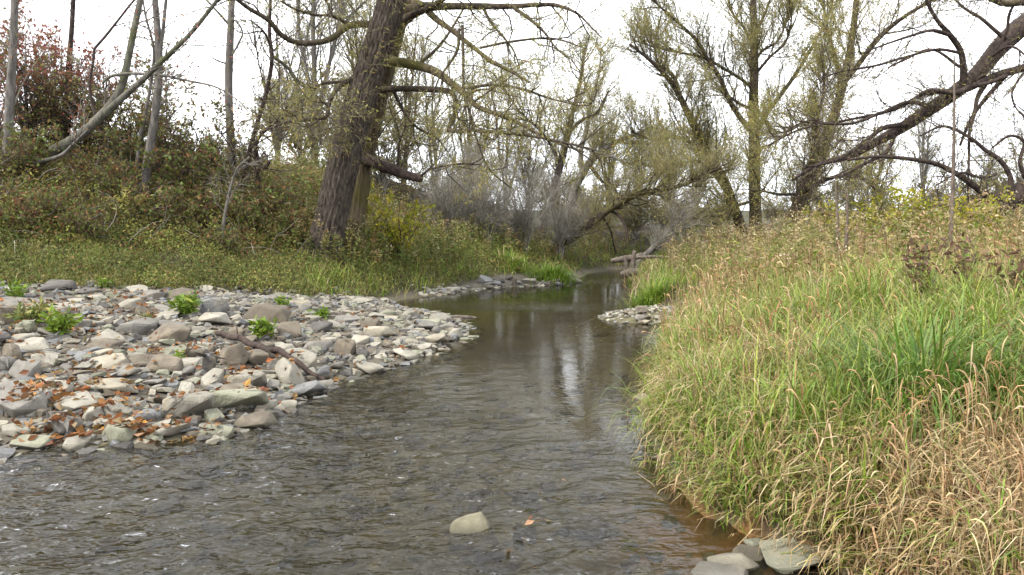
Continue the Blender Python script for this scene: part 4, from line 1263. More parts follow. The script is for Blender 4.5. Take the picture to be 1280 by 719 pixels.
# fallen leaves lodged between the stones
LEAFC = [(4, (.22, .105, .05)), (4, (.28, .17, .09)), (4, (.17, .09, .055)), (4, (.22, .16, .1)), (.7, (.34, .19, .07))]
m_ = MB()
heaps = [(55, 492), (75, 500), (100, 470), (115, 480), (150, 510), (165, 545), (200, 550), (130, 525), (90, 545), (60, 545), (245, 552), (105, 395), (130, 390), (40, 378), (60, 385), (190, 445), (300, 470), (365, 468), (20, 420), (150, 375), (180, 390), (240, 445), (85, 420), (40, 515), (210, 535)]
pts = []
while len(pts) < 2300:
    if random.random() < .62:
        hx_, hy_ = random.choice(heaps)
        px, py = random.gauss(hx_, 16), random.gauss(hy_, 7)
    else:
        px, py = random.uniform(0, 520), random.uniform(345, 560)
    p = ground_at(px, py, 5, 22)
    t, s, q = (float(v) for v in zf(p[0], p[1]))
    if t < -.05 or q > .6:
        continue
    pts.append((p[0], p[1], top_z(p[0], p[1]) + .012))
P = np.array(pts)
n = len(P)
leaves(m_, P, np.full(n, .075), pick(LEAFC, n, .3), .6, .0, np.stack([rng.normal(size=n), rng.normal(size=n), .25 * rng.normal(size=n)], 1) * 3)
tag(m_.build('leaf_litter', M['leaf_matte'], smooth=False), 'orange brown fallen leaves lodged among the stones of the bar', kind='stuff')
m_ = MB()
P = np.array([[*at(px, py, Y)[:2], .02 + .02 * random.random()] for px, py, Y in
              [(655, 668, 4.42), (668, 664, 4.46), (640, 672, 4.38), (690, 664, 4.48), (642, 705, 4.06), (660, 660, 4.5), (632, 680, 4.3), (708, 612, 5.2), (1010, 712, 4.0), (1000, 716, 3.96)]])
leaves(m_, P, np.full(len(P), .06), pick(LEAFC, len(P), .25), .5, 0, rng.normal(size=(len(P), 3)) * np.array([2, 2, .3]))
tag(m_.build('floating_leaves', M['leaf_matte'], smooth=False), 'few brown leaves caught round the rocks in the riffle', kind='stuff')

# fallen branch across the stones
fb = [at(px, py, Y) for px, py, Y in [(272, 446, 9.9), (300, 455, 9.6), (330, 461, 9.3), (352, 468, 9.05), (378, 478, 8.85), (412, 488, 8.6)]]
PR = []
for i, p in enumerate(fb):
    z = top_z(p[0], p[1]) + .02
    PR.append([p[0], p[1], max(z + [.1, .1, .1, .09, .07, .0][i], .0), [.032, .04, .04, .036, .03, .02][i]])
PR = catmull(PR, 40)
PR[:, 2] += .012 * np.sin(np.arange(40) * .9)
root = empty('fallen_branch', (PR[0, 0], PR[0, 1], PR[0, 2]))
m_ = MB(); limb_mesh(m_, PR, 9, 0, .15, 5); m_.build('stem', M['bark_dark'], root)
for (u, dx, dz) in [(14, (.25, .12), .16), (26, (.2, -.12), .08), (8, (-.1, .25), .14)]:
    q0 = PR[u]
    tw = catmull([[*q0[:3], .011], [q0[0] + dx[0] * .5, q0[1] + dx[1] * .5, q0[2] + dz * .7, .008], [q0[0] + dx[0], q0[1] + dx[1], q0[2] + dz * .8, .004]], 10)
    m_ = MB(); limb_mesh(m_, tw, 6, 0, .1, 3); m_.build('twig', M['bark_dark'], root)
tag(root, 'dark dead branch lying across the stones with its tip in the water', 'branch')

# ================================================================== GRASS AND WEEDS
GREEN = [(4, (.15, .27, .035)), (4, (.22, .33, .05)), (2, (.1, .19, .03)), (3, (.34, .37, .08))]
MIXED = [(3, (.15, .18, .045)), (3, (.22, .22, .07)), (3, (.34, .28, .14)), (2, (.42, .34, .2)), (1, (.2, .13, .07))]
STRAW = [(4, (.52, .41, .235)), (3, (.4, .29, .155)), (2, (.28, .17, .09)), (2, (.66, .56, .37))]
HERB = [(4, (.14, .17, .05)), (3, (.2, .22, .07)), (2, (.26, .24, .085)), (1, (.1, .13, .04)), (1, (.25, .17, .08))]
BRUSH = [(3, (.16, .12, .065)), (4, (.15, .165, .055)), (3, (.2, .125, .065)), (4, (.25, .26, .085)), (1, (.22, .1, .06)), (1, (.28, .23, .08))]


def right_bank(n, y0, y1, smax, p=1.0):
    xs, ys = [], []
    while len(xs) < n:
        y = np.exp(rng.uniform(math.log(y0), math.log(y1), n))
        xl = np.interp(y, XR[:, 1], XR[:, 0])
        x = xl + smax * rng.rand(n) ** p - .1
        t, s, q = zf(x, y)
        k = (s > .0) & (x < .7 * y + 1.2) & (np.hypot(x, y) > 2.9)
        xs += list(x[k]); ys += list(y[k])
    return np.array(xs[:n]), np.array(ys[:n])


LUSH = ground_at(1150, 520, 3, 20)


def dryness(x, y):
    t, s, q = zf(x, y)
    d = .24 + 1.1 * fbm(x * .55, y * .55, 71) + .22 * sstep(9, 14, y)
    d = d + .4 * np.exp(-((s - .9) / .6) ** 2) * sstep(8.5, 4, y)
    d = d - .75 * np.exp(-((x - LUSH[0]) / .75) ** 2 - ((y - LUSH[1]) / .9) ** 2)
    d = d + .4 * np.exp(-((x - 2.2) / .8) ** 2 - ((y - 3.8) / .7) ** 2) + .3 * np.exp(-((x - 2.2) / .7) ** 2 - ((y - 7.2) / 1.2) ** 2)
    return np.clip(d, .02, .98)


def tuft_blades(mb, x, y, nb, h, wd, spread, pal_g, pal_d, dry, seg=4, lean=.15, bend=1.1, out_az=None, out_amt=None):
    n = len(x)
    X_ = np.repeat(x, nb) + rng.normal(size=n * nb) * spread
    Y_ = np.repeat(y, nb) + rng.normal(size=n * nb) * spread
    B = np.stack([X_, Y_, hf(X_, Y_) - .03], 1)
    N = n * nb
    az = np.where(rng.rand(N) < .6, np.repeat(rng.uniform(0, 2 * math.pi, n), nb) + rng.normal(size=N) * .7, rng.uniform(0, 2 * math.pi, N))
    ln = np.abs(rng.normal(size=N)) * lean * 1.4 * np.repeat(.5 + 1.1 * rng.rand(n), nb)
    if out_az is not None:
        oa = np.repeat(out_az, nb); om = np.repeat(out_amt, nb)
        az = np.where(rng.rand(N) < om, oa + rng.normal(size=N) * .5, az)
        ln = ln + .22 * om
    hh = np.repeat(h, nb) * (.55 + .6 * rng.rand(N))
    isd = rng.rand(N) < np.repeat(.25 * dry + .75 * sstep(-.22, .22, dry - rng.rand(n)), nb)
    tone = np.repeat(.88 + .14 * rng.normal(size=n), nb)[:, None]
    col = np.where(isd[:, None], pick(pal_d, N), pick(pal_g, N)) * tone
    tip = np.where(isd[:, None], pick(pal_d, N), col * .6 + .4 * np.array([.36, .3, .13]))
    bd = bend * (.4 + 1.1 * rng.rand(N)) + isd * .5
    blades(mb, B, hh, wd * (.6 + .8 * rng.rand(N)), az, ln, bd, col, seg, tip)


# nearest part of the right bank: long arching blades
m_ = MB()
x, y = right_bank(2900, 2.3, 9.5, 5.5, 1.15)
t, s, q = zf(x, y)
d = dryness(x, y)
hh = .36 * sstep(-.05, .5, s) + .22 + .12 * rng.normal(size=len(x)) + .8 * fbm(x * 1.1, y * 1.1, 77) + .35 * fbm(x * 3.1, y * 3.1, 79)
tuft_blades(m_, x, y, 13, np.clip(hh, .16, .85), .009, .06, GREEN, STRAW, d, 4, .17, 1.15, np.full(len(x), math.pi + .3), .55 * sstep(.5, 0, s))
x, y = right_bank(1500, 2.4, 10, 5.0, 1.2)          # matted dead thatch, flattened
t, s, q = zf(x, y)
k = rng.rand(len(x)) < .35 + .9 * fbm(x * .9, y * .9, 83) + .45 * np.exp(-(s / .7) ** 2)
x, y = x[k], y[k]
tuft_blades(m_, x, y, 11, np.full(len(x), .38), .011, .1, STRAW, [(3, (.3, .2, .11)), (2, (.2, .125, .065)), (2, (.42, .32, .19))], np.full(len(x), .75), 3, .75, .9)
x, y = right_bank(2500, 8.5, 19, 8, 1.1)
t, s, q = zf(x, y)
d = dryness(x, y)
tuft_blades(m_, x, y, 11, np.clip(.34 * sstep(-.05, .6, s) + .22 + .14 * rng.normal(size=len(x)) + .5 * fbm(x * .8, y * .8, 78), .16, .8), .0125, .09, GREEN, STRAW, d, 3, .17, 1.05, np.full(len(x), math.pi), .6 * sstep(.6, 0, s))
x, y = right_bank(1800, 18, 36, 16, 1.1)
d = dryness(x, y) + .1
tuft_blades(m_, x, y, 10, np.clip(.6 + .16 * rng.normal(size=len(x)), .25, 1.1), .026, .2, GREEN, STRAW, d, 3, .17, .95)
tag(m_.build('grass', M['grass'], smooth=False), 'tall mixed green and straw coloured grass covering the right bank', kind='stuff')

# dry nodding seed heads standing in it
m_ = MB()
x, y = right_bank(12500, 2.5, 17, 6.5, 1.1)
k = rng.rand(len(x)) < dryness(x, y) * .75
x, y = x[k], y[k]
n = len(x)
t, s, q = zf(x, y)
az = np.where(rng.rand(n) < .55, math.pi + rng.normal(size=n) * .8, rng.uniform(0, 6.28, n))
a = np.abs(rng.normal(size=n)) * (.12 + .5 * (rng.rand(n) < .2))
mm = 8
P = np.zeros((n, mm, 3)); P[:, 0] = np.stack([x, y, hf(x, y) - .02], 1)
H = np.clip(.27 + .24 * sstep(0, .8, s) + .14 * rng.normal(size=n), .15, .8)
stp = np.array([.31, .28, .2, .08, .05, .045, .045])
bendk = np.array([.03, .06, .1, .3, .7, .75, .6])
bs = .1 + 1.15 * rng.rand(n)
for j in range(1, mm):
    P[:, j, 0] = P[:, j - 1, 0] + np.cos(az) * np.sin(a) * stp[j - 1] * H
    P[:, j, 1] = P[:, j - 1, 1] + np.sin(az) * np.sin(a) * stp[j - 1] * H
    P[:, j, 2] = P[:, j - 1, 2] + np.cos(a) * stp[j - 1] * H
    a = a + bendk[j - 1] * bs
rr = np.array([.0022, .002, .0018,   .0015, .0042, .0058, .0048, .001])[None] * (.7 + .6 * rng.rand(n))[:, None] * np.clip(y / 7, .8, 1.7)[:, None]
tubes(m_, P, rr, 3, pick([(4, (.42, .3, .17)), (3, (.32, .21, .115)), (2, (.52, .4, .25)), (1, (.22, .13, .07))], n))
tag(m_.build('seed_heads', M['dry'], smooth=True), 'curled tan seed heads nodding above the right bank grass', kind='stuff')


def weeds(mb_s, mb_l, B, h, pal, fluff=None, nl=12, lsize=.07, nf=14, fsize=.03):
    """upright leafy stalks, with or without fluffy tops gone to seed"""
    n = len(B)
    P = np.zeros((n, 4, 3)); P[:, 0] = B
    dr = rng.normal(size=(n, 2)) * .12
    for j in range(1, 4):
        P[:, j] = P[:, j - 1]
        P[:, j, 2] += h / 3
        P[:, j, :2] += dr * (h / 3)[:, None] * j * .7
    tubes(mb_s, P, np.array([.0045, .004, .003, .002])[None] * np.ones((n, 1)) * np.clip(B[:, 1:2] / 14, .8, 2), 3, pick([(2, (.15, .1, .06)), (1, (.13, .14, .05))], n))
    u = .25 + .75 * rng.rand(n, nl)
    f = u * 3; i = np.minimum(f.astype(int), 2); tt = (f - i)[..., None]
    pos = np.take_along_axis(P, i[..., None], 1) * (1 - tt) + np.take_along_axis(P, (i + 1)[..., None], 1) * tt
    dd = rng.normal(size=(n * nl, 3)); dd[:, 2] = np.abs(dd[:, 2]) * .4 + .1
    col = np.repeat(pick(pal, n), nl, 0) * (1 + .15 * rng.normal(size=(n * nl, 1)))
    leaves(mb_l, pos.reshape(-1, 3), np.full(n * nl, lsize), col, .28, .1, dd * 1.4)
    if fluff is not None:
        top_ = np.repeat(P[:, 3], nf, 0) + rng.normal(size=(n * nf, 3)) * np.array([.05, .05, .06])
        leaves(mb_l, top_, np.full(n * nf, fsize), np.repeat(pick(fluff, n), nf, 0), .8, -.1)


FLUFF = [(3, (.4, .33, .2)), (3, (.3, .22, .12)), (1, (.5, .43, .3)), (1, (.25, .15, .08))]
ms, ml = MB(), MB()
x, y = right_bank(2400, 9.5, 34, 15, 1.0)
t, s, q = zf(x, y)
k = (s > .8) & (rng.rand(len(x)) < np.clip(.25 + (y - 9) / 9 + .5 * fbm(x * .5, y * .5, 81), 0, 1))
x, y = x[k], y[k]
B = np.stack([x, y, hf(x, y)], 1)
weeds(ms, ml, B, .75 + .22 * rng.normal(size=len(B)), MIXED, FLUFF, 15, .1, 10, .032)
ms.build('weed_stems', M['dry'])
tag(bpy.data.objects['weed_stems'], 'brown stems of the tall weeds on top of the right bank', kind='stuff')
tag(ml.build('weeds', M['leaf'], smooth=False), 'tall weeds gone to seed along the top of the right bank', kind='stuff')


# ---- left bank
def left_bank(n, cond):
    xs, ys = [], []
    while len(xs) < n:
        y = np.exp(rng.uniform(math.log(10.5), math.log(36), 4 * n))
        x = rng.uniform(-.72, .22, 4 * n) * y
        t, s, q = zf(x, y)
        k = (q > -.1) & (t > .02) & cond(x, y, q)
        xs += list(x[k]); ys += list(y[k])
    return np.array(xs[:n]), np.array(ys[:n])


def herbs(mb, x, y, r, h, nl, size, pal, asp=.45):
    n = len(x)
    h = h * (.35 + 1.5 * vn(x * .9, y * .9, 91)); pt = 1 + 1.3 * fbm(x * .8, y * .8, 93)
    a = rng.rand(n, nl) * 6.28; rad = np.sqrt(rng.rand(n, nl)) * r[:, None]
    P = np.stack([x[:, None] + rad * np.cos(a), y[:, None] + rad * np.sin(a), np.zeros((n, nl))], -1)
    P[..., 2] = hf(P[..., 0], P[..., 1]) + h[:, None] * (rng.rand(n, nl) ** .6) * (1 - .5 * (rad / r[:, None]) ** 2)
    tone = np.repeat(pick(pal, n, .15) * pt[:, None], nl, 0)
    leaves(mb, P.reshape(-1, 3), np.full(n * nl, size), tone * (1 + .1 * rng.normal(size=(n * nl, 1))), asp, .0, rng.normal(size=(n * nl, 3)))


ml = MB()
# low green cover between the stones and the foot of the slope
x, y = left_bank(2300, lambda x, y, q: (q < 3.0) & (y < 26))
herbs(ml, x, y, np.full(len(x), .28), np.full(len(x), .25) + .12 * rng.rand(len(x)), 15, .062, HERB)
x, y = left_bank(900, lambda x, y, q: (q < 7) & (y > 22))
herbs(ml, x, y, np.full(len(x), .4), np.full(len(x), .4), 14, .09, HERB)
tuft = MB()
x, y = left_bank(3000, lambda x, y, q: (q < 4.6) & (fbm(x * .7, y * .7, 95) > -.16))
tuft_blades(tuft, x, y, 9, np.clip(.3 + .5 * fbm(x * 1.2, y * 1.2, 96), .1, .7), .014, .11, [(3, (.2, .24, .06)), (3, (.27, .28, .085)), (2, (.14, .18, .05))], MIXED, np.full(len(x), .4), 3, .22, 1.2)
x, y = left_bank(700, lambda x, y, q: (q < 5) & (x > -4.5))
tuft_blades(tuft, x, y, 9, np.full(len(x), .55), .02, .14, GREEN, MIXED, np.full(len(x), .4), 3, .2, 1.0)
tag(ml.build('ground_cover', M['leaf'], smooth=False), 'low green herbs covering the foot of the left bank', kind='stuff')
tag(tuft.build('bank_grass', M['grass'], smooth=False), 'short green and tan grass along the foot of the left bank', kind='stuff')
# brown tangled undergrowth on the slope
ml = MB()
x, y = left_bank(2700, lambda x, y, q: (q > 2.2) & (q < 10) & (x < -3.6) & (y < 30))
herbs(ml, x, y, np.full(len(x), .42), np.full(len(x), .3) + .35 * rng.rand(len(x)), 16, .078, BRUSH)
tag(ml.build('undergrowth', M['leaf_matte'], smooth=False), 'dark brown and olive tangled undergrowth on the left slope', kind='stuff')
mt = MB()
x, y = left_bank(260, lambda x, y, q: (q > 1.8) & (q < 9) & (x < -3.6) & (y < 28))
n = len(x)
P = np.zeros((n, 5, 3)); P[:, 0] = np.stack([x, y, hf(x, y) + .1], 1)
dd = nrm(rng.normal(size=(n, 3)) + np.array([.3, 0, .8]))
for j in range(1, 5):
    P[:, j] = P[:, j - 1] + dd * (.15 + .2 * rng.rand(n, 1))
    dd = nrm(dd + rng.normal(size=(n, 3)) * .25 + np.array([0, 0, -.12]))
tubes(mt, P, np.linspace(.009, .004, 5)[None] * np.ones((n, 1)), 3)
tag(mt.build('dead_twigs', M['twig_grey']), 'loose grey dead twigs poking out of the left slope', kind='stuff')
# tall weeds right of the big willow and behind it
ms, ml = MB(), MB()
x, y = left_bank(1500, lambda x, y, q: (q > .5) & (q < 9) & (x > -7.2) & (y > 19))
B = np.stack([x, y, hf(x, y)], 1)
weeds(ms, ml, B, np.clip(.75 + .25 * rng.normal(size=len(B)), .3, 1.5), HERB, FLUFF, 18, .12, 9, .04)
tag(ms.build('bank_weed_stems', M['dry']), 'thin stems of the weeds beside the big willow', kind='stuff')
tag(ml.build('bank_weeds', M['leaf'], smooth=False), 'tall green weeds with pale fluffy tops beside the big willow', kind='stuff')


# ================================================================== SHRUBS AND SINGLE PLANTS
def shrub_proto(name, nst, h, spread, n1, n2, nl, pal, bark, twig, size=.08, up=.05, minr=.003):
    limbs = []
    for k in range(nst):
        a = 6.283 * k / nst + random.uniform(-.4, .4)
        ln = h * random.uniform(.6, 1.0)
        sp = spread * h * random.uniform(.35, 1)
        p = [[.08 * math.cos(a), .08 * math.sin(a), -.15, .012 * h]]
        for f in (.15, .35, .6, .8, 1.0):
            p.append([math.cos(a) * sp * f ** 1.2 + random.gauss(0, .04), math.sin(a) * sp * f ** 1.2 + random.gauss(0, .04), ln * f ** (1 - .25 * spread), .012 * h * (1 - .8 * f)])
        limbs.append(('stem', catmull(p, 18), 6))
    return tree(name, 'x', limbs, dict(n=n1, u0=.15, u1=1, length=h * .4, ang=(20, 60), up=up, wander=.2, m=5, r0=.01),
                dict(n=n2, u0=.1, u1=1, length=h * .2, ang=(20, 60), up=up, wander=.2, m=4, r0=.005, minr=minr), None,
                (nl, size, pal, .5, .1) if nl else None, bark, twig, loc=(0, 0, 0), cat='shrub', crown_name='foliage')


def spots(proto, lst, group):
    first = True
    for px, Y, s, lab in lst:
        x = (px - 640) / FPX * Y
        o = proto if first else copy_tree(proto)
        first = False
        o.location = (x, Y, hz1(x, Y))
        o.rotation_euler.z = random.uniform(0, 6.28)
        o.scale = (s, s, s * random.uniform(.9, 1.1))
        tag(o, lab, 'shrub', group)


grey = shrub_proto('grey_shrub', 14, 3.0, .75, 150, 3600, 0, None, 'twig_grey', 'twig_grey', up=.03, minr=.0028)
spots(grey, [(560, 27, .95, 'bare grey shrub furthest left of the grey thicket'), (612, 27.5, 1.0, 'bare grey shrub in the middle of the grey thicket'), (655, 28.5, 1.05, 'bare grey shrub behind the grass mound'),
             (700, 30.5, 1.0, 'bare grey shrub under the leaning willow'), (590, 32, 1.2, 'bare grey shrub at the back of the grey thicket')], 'grey thicket round the bend')
red = shrub_proto('red_leaf_shrub', 9, 3.6, .45, 55, 700, 1400, RUSSET, 'twig_grey', 'twig_brown', .11, .06)
spots(red, [(40, 21, 1.0, 'red leaved shrub behind the pale trunk at the left edge'), (85, 22, .95, 'red leaved shrub around the thin dark slim tree'), (5, 20, .8, 'red leaved shrub cut off by the left edge'), (132, 22, .72, 'lower red brown shrub left of the leaning tree fork')], 'red leaved shrubs on the left brow')
brn = shrub_proto('brown_shrub', 11, 1.9, .75, 60, 900, 1050, BRUSH, 'bark_dark', 'twig_brown', .09, .04)
spots(brn, [(16, 18, .7, 'brown shrub low at the left edge of the slope'), (75, 21.0, 1.0, 'brown shrub under the foot of the leaning tree'), (130, 21.3, .9, 'brown shrub below the leaning tree fork'), (165, 21, 1.15, 'brown shrub behind the slim stem cluster'),
            (225, 20.5, 1.0, 'brown shrub right of the slim stem cluster'), (255, 21.5, 1.1, 'brown shrub just left of the lone pale trunk'), (305, 21.5, 1.0, 'brown shrub behind the bent sapling'),
            (50, 21, 1.3, 'tall brown shrub under the red leaves'), (110, 22, 1.35, 'tall brown shrub on the brow beside the fork'), (200, 23, 1.25, 'brown shrub on the brow behind the slim stems')], 'brown shrubs on the left slope')
brm = shrub_proto('bramble_bush', 10, 1.0, 1.0, 50, 500, 900, [(3, (.12, .155, .045)), (3, (.14, .1, .055)), (2, (.2, .22, .07)), (1, (.24, .12, .065))], 'bark_dark', 'twig_brown', .09, -.02)
spots(brm, [(px, Y, s_, 'low dark bramble bush ' + wh) for px, Y, s_, wh in [(25, 16.2, 1.0, 'at the left edge of the slope'), (70, 17, .9, 'below the leaning tree foot'), (110, 16.6, .8, 'left of the yellow tan fern'), (150, 18.6, 1.1, 'above the yellow tan fern'),
            (195, 18, 1.0, 'right of the yellow tan fern'), (215, 19.5, 1.2, 'below the slim stem cluster'), (245, 18.6, 1.0, 'left of the bent sapling'), (262, 20, 1.2, 'in the hollow below the lone pale trunk'), (310, 19.2, 1.0, 'right of the bent sapling'),
            (335, 20.4, 1.1, 'below the short dark tree'), (362, 19.8, .8, 'left of the willow foot'), (45, 18.4, 1.2, 'under the brown shrubs at left'), (178, 20.3, 1.2, 'at the feet of the slim stems'), (285, 17.8, .7, 'at the foot of the bent sapling')]], 'brambles on the left slope')
ygs = shrub_proto('yellow_shrub', 8, 1.7, .6, 50, 500, 1500, [(4, (.36, .34, .05)), (3, (.27, .3, .05)), (2, (.42, .36, .06))], 'bark_dark', 'twig_brown', .09, .06)
spots(ygs, [(1062, 20, .8, 'yellow leaved shrub left of the dry stalk'), (1135, 19, .95, 'bright yellow shrub behind the tall dry stalk'), (1180, 18.5, .75, 'yellow green shrub under the fallen willow limbs'), (1100, 22, 1.0, 'yellow leaved shrub in the gap under sweeping limbs'),
            (1020, 23, .7, 'small yellow shrub at the foot of the forked willow'), (498, 21.6, 1.05, 'bright yellow green shrub below the broken limb'), (1232, 17, .7, 'yellow green shrub in front of the half fallen trunk')], 'yellow leaved shrubs')
far_ = shrub_proto('thicket_shrub', 12, 3.0, .7, 110, 2000, 2600, OLIVE, 'twig_grey', 'twig_brown', .11, .05, .006)
spots(far_, [(px, Y, s, 'hazy brown thicket shrub ' + wh) for px, Y, s, wh in
             [(480, 36, 1.1, 'behind the bright shrub by the willow'), (530, 40, 1.2, 'above the pale fluffy weeds'), (585, 45, 1.2, 'far behind the grey thicket, left'), (690, 46, 1.2, 'far behind the dark stemmed willow'), (740, 50, 1.0, 'beyond the bend, under the leaning willow'),
              (785, 46, .8, 'beyond the driftwood pile'), (1075, 40, 1.1, 'right of the forked willow'), (1120, 36, 1.1, 'behind the yellow shrubs'), (1165, 42, 1.3, 'behind the tall dry stalk'), (1205, 34, 1.2, 'behind the hanging limb'),
              (1250, 38, 1.4, 'behind the half fallen trunk'), (1290, 32, 1.3, 'at the right edge of the bank top'), (840, 60, .9, 'far off left of the willow pair'), (905, 56, .8, 'far behind the leaning willow of the pair'), (965, 58, .85, 'far behind, between the pair and forked willow'), (1030, 48, .9, 'behind the forked willow trunk'), (880, 44, .6, 'low, on the bank top left of the pair'), (712, 38, .9, 'on the far shore right of the grass mound'), (750, 40, .75, 'closing the view at the bend'), (792, 39, .7, 'right behind the driftwood pile'), (828, 42, .75, 'behind the short bare snag'), (858, 37, .6, 'behind the far end of the right bank'), (430, 30, 1.2, 'close behind the big willow trunks'), (380, 32, 1.2, 'behind the slope, left of the willow')]], 'thicket behind the banks')


def clump(name, label, p, n, h, wd, spread, pal, cat='grass', dry=0.0, bend=1.2, lean=.3):
    root_loc = (p[0], p[1], p[2])
    m_ = MB()
    N = n
    r = np.abs(rng.normal(size=N)) * spread
    a = rng.rand(N) * 6.283
    B = np.stack([p[0] + r * np.cos(a), p[1] + r * np.sin(a), np.full(N, p[2])], 1)
    B[:, 2] = hf(B[:, 0], B[:, 1]) - .01
    az = a + rng.normal(size=N) * .5
    hh = h * (.5 + .7 * rng.rand(N))
    isd = (rng.rand(N) < dry)[:, None]
    blades(m_, B, hh, wd * (.6 + .8 * rng.rand(N)), az, np.abs(rng.normal(size=N)) * lean, bend * (.3 + rng.rand(N)), np.where(isd, pick(STRAW, N), pick(pal, N)), 4)
    m_.V = [v - np.array(root_loc) for v in m_.V]
    o = m_.build(name, M['grass'], loc=root_loc, smooth=False)
    o['kind'] = 'thing'
    return tag(o, label, cat)


LIME = [(3, (.17, .25, .04)), (3, (.13, .2, .035)), (1, (.24, .28, .06))]
clump('grass_mound', 'bright green rounded grass mound at the far bend', ground_at(690, 350, 18, 30), 900, .6, .022, .42, LIME)
clump('grass_mound', 'bright green grass mound at the corner of the right bank', ground_at(815, 380, 12, 24), 600, .5, .018, .3, LIME)
clump('grass_tussock', 'lush dark green tussock in the middle of the right bank', LUSH, 520, .85, .012, .3, [(3, (.09, .16, .03)), (2, (.13, .2, .05))], bend=1.5)
clump('grass_tussock', 'pale green grass sweep on the far left shore', ground_at(640, 335, 18, 32), 500, .6, .022, .32, LIME, dry=.2)


def leafy(name, label, p, n, r, h, size, pal, asp=.4, cat='plant'):
    root = empty(name, tuple(p))
    ms, ml = MB(), MB()
    k = max(6, n // 14)
    a = rng.rand(k) * 6.283; rr_ = rng.rand(k) * r
    T = np.stack([p[0] + rr_ * np.cos(a), p[1] + rr_ * np.sin(a), p[2] + h * (.6 + .4 * rng.rand(k))], 1)
    B = np.tile(np.array(p), (k, 1)) + rng.normal(size=(k, 3)) * np.array([.03, .03, 0])
    u = np.linspace(0, 1, 4)[None, :, None]
    S = B[:, None] * (1 - u) + T[:, None] * u
    tubes(ms, S, np.linspace(.004, .002, 4)[None] * np.ones((k, 1)), 3, (.12, .15, .05))
    i = rng.randint(0, k, n); f = (.15 + .85 * rng.rand(n))[:, None]
    P = B[i] * (1 - f) + T[i] * f + rng.normal(size=(n, 3)) * .02
    dd = rng.normal(size=(n, 3)); dd[:, 2] = np.abs(dd[:, 2]) * .5
    leaves(ml, P, np.full(n, size), pick(pal, n), asp, .1, dd)
    ms.build('stems', M['dry'], root)['kind'] = 'stuff'
    ml.build('foliage', M['leaf'], root, smooth=False)['kind'] = 'stuff'
    return tag(root, label, cat)


for px, py, n, r, h, sz, lab in [(232, 396, 330, .32, .32, .11, 'bright green leafy tuft on the upper bar, tallest of the bar'), (326, 424, 260, .26, .24, .1, 'bright green tuft between brown slabs in mid bar'),
                                 (72, 424, 300, .3, .3, .11, 'green weed clump right of the stone at the left edge'), (38, 408, 260, .32, .3, .1, 'yellowish green weed clump above the stone at the left edge'),
                                 (183, 410, 120, .18, .22, .07, 'sparse reddish green weed left of the tall tuft'), (404, 398, 140, .2, .16, .08, 'small green sprout low on the back of the bar'),
                                 (20, 376, 200, .3, .3, .09, 'weed clump at the foot of the slope by the left edge'), (352, 385, 130, .22, .2, .08, 'green sprout at the back of the bar below the bank'),
                                 (225, 452, 60, .1, .12, .06, 'tiny green sprout between stones left of the dark boulder'), (130, 360, 160, .25, .2, .08, 'green weed patch behind the dark flat stone')]:
    leafy('weed_tuft', lab, ground_at(px, py, 5, 24), n, r, h, sz, HERB if 'reddish' in lab or 'yellowish' in lab else LIME, .34)
leafy('fern', 'yellow tan fern halfway up the left slope', ground_at(160, 278, 12, 26), 260, .5, .75, .16, [(3, (.34, .29, .1)), (2, (.28, .25, .09)), (1, (.4, .33, .14))], .25, 'fern')
leafy('flower_clump', 'clump of small yellow flowers low on the left slope', ground_at(48, 285, 12, 26), 90, .4, .35, .06, [(2, (.5, .36, .03)), (2, (.15, .17, .05))], .7, 'flower')
leafy('fern', 'green fern fronds close left of the big willow foot', ground_at(372, 305, 14, 26), 200, .45, .5, .14, HERB, .25, 'fern')
DOCK = [(3, (.11, .065, .045)), (2, (.16, .1, .07)), (1, (.2, .13, .08))]
for px, py, lab in [(1206, 385, 'dark brown withered plant in the grass near the right edge'), (1150, 392, 'brown withered plant left of the darker one near right edge'), (1270, 400, 'brown withered plant cut off by the right edge')]:
    leafy('withered_plant', lab, ground_at(px, py, 5, 22), 220, .3, .75, .09, DOCK, .35)
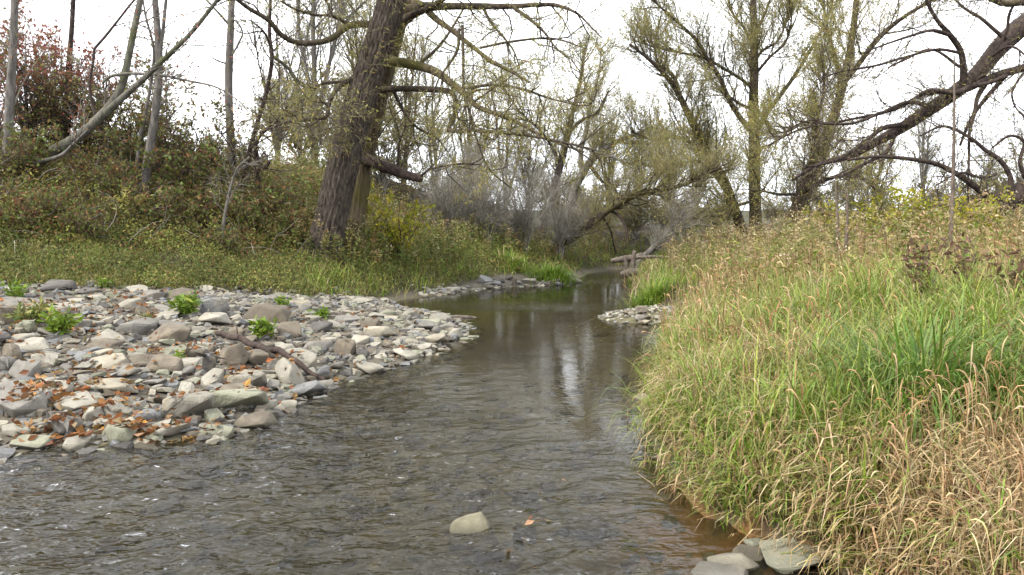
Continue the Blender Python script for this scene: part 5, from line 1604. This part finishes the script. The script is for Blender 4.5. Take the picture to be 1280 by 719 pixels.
for px, py, Y, top_px, top_py, lab in [(1187, 330, 12.0, 1193, 70, 'tall thin dry stalk standing above the grass near the right edge'), (1046, 325, 14, 1044, 225, 'short dry brown stalk in the right bank grass, left of two'), (1056, 325, 13.6, 1058, 236, 'short dry brown stalk in the right bank grass, right of two'), (1105, 330, 13, 1104, 280, 'stubby dry stalk between the short pair and the tall one')]:
    PR = trace([(px, py, 5.5), ((px + top_px) / 2 + 2, (py + top_py) / 2, 4), (top_px, top_py, 1.5)], Y, Y - .2, 30, True)
    m_ = MB()
    o0 = np.array([PR[1, 0], PR[1, 1], hz1(PR[1, 0], PR[1, 1])])
    limb_mesh(m_, PR, 6, 0, .05, 4)
    m_.V = [v - o0 for v in m_.V]
    tag(m_.build('dry_stalk', M['twig_brown'], loc=tuple(o0)), lab, 'stalk')

# ---- driftwood by the bend and stubs on the far shore
for pts, Y0, Y1, lab in [([(764, 326, 5), (778, 324, 8), (792, 322, 8), (803, 319, 6)], 27, 26.6, 'thick driftwood log lying level on top of the pile'),
                         ([(789, 348, 7), (791, 332, 7), (793, 314, 5)], 26, 26, 'broken upright post in the driftwood pile'),
                         ([(781, 348, 6), (783, 334, 6), (781, 320, 4)], 26.2, 26.2, 'shorter upright post left in the driftwood pile'),
                         ([(776, 344, 8), (788, 341, 11), (804, 340, 9), (812, 343, 6)], 25.6, 25.4, 'log at the foot of the driftwood pile'),
                         ([(795, 322, 4), (815, 321, 4), (835, 322, 3)], 26.6, 26, 'thin pole sticking out right of the driftwood pile'),
                         ([(642, 362, 5), (643, 354, 6), (644, 347, 5)], 23.2, 23.2, 'dark short stub standing on the far shore stones'),
                         ([(676, 366, 6), (684, 358, 10), (692, 352, 6), (700, 350, 3)], 23.6, 24, 'dark broken wood leaning below the grass mound'),
                         ([(555, 397, 4), (572, 396, 5), (590, 397, 4), (600, 399, 2)], 15, 15.2, 'flat driftwood stick in the water off the bar tip')]:
    PR = trace(pts, Y0, Y1, 16)
    o0 = PR[0, :3].copy()
    m_ = MB(); limb_mesh(m_, PR, 9, 0, .18, len(lab)); m_.V = [v - o0 for v in m_.V]
    tag(m_.build('driftwood', M['deadwood'], loc=tuple(o0)), lab, 'driftwood', 'driftwood along the creek')
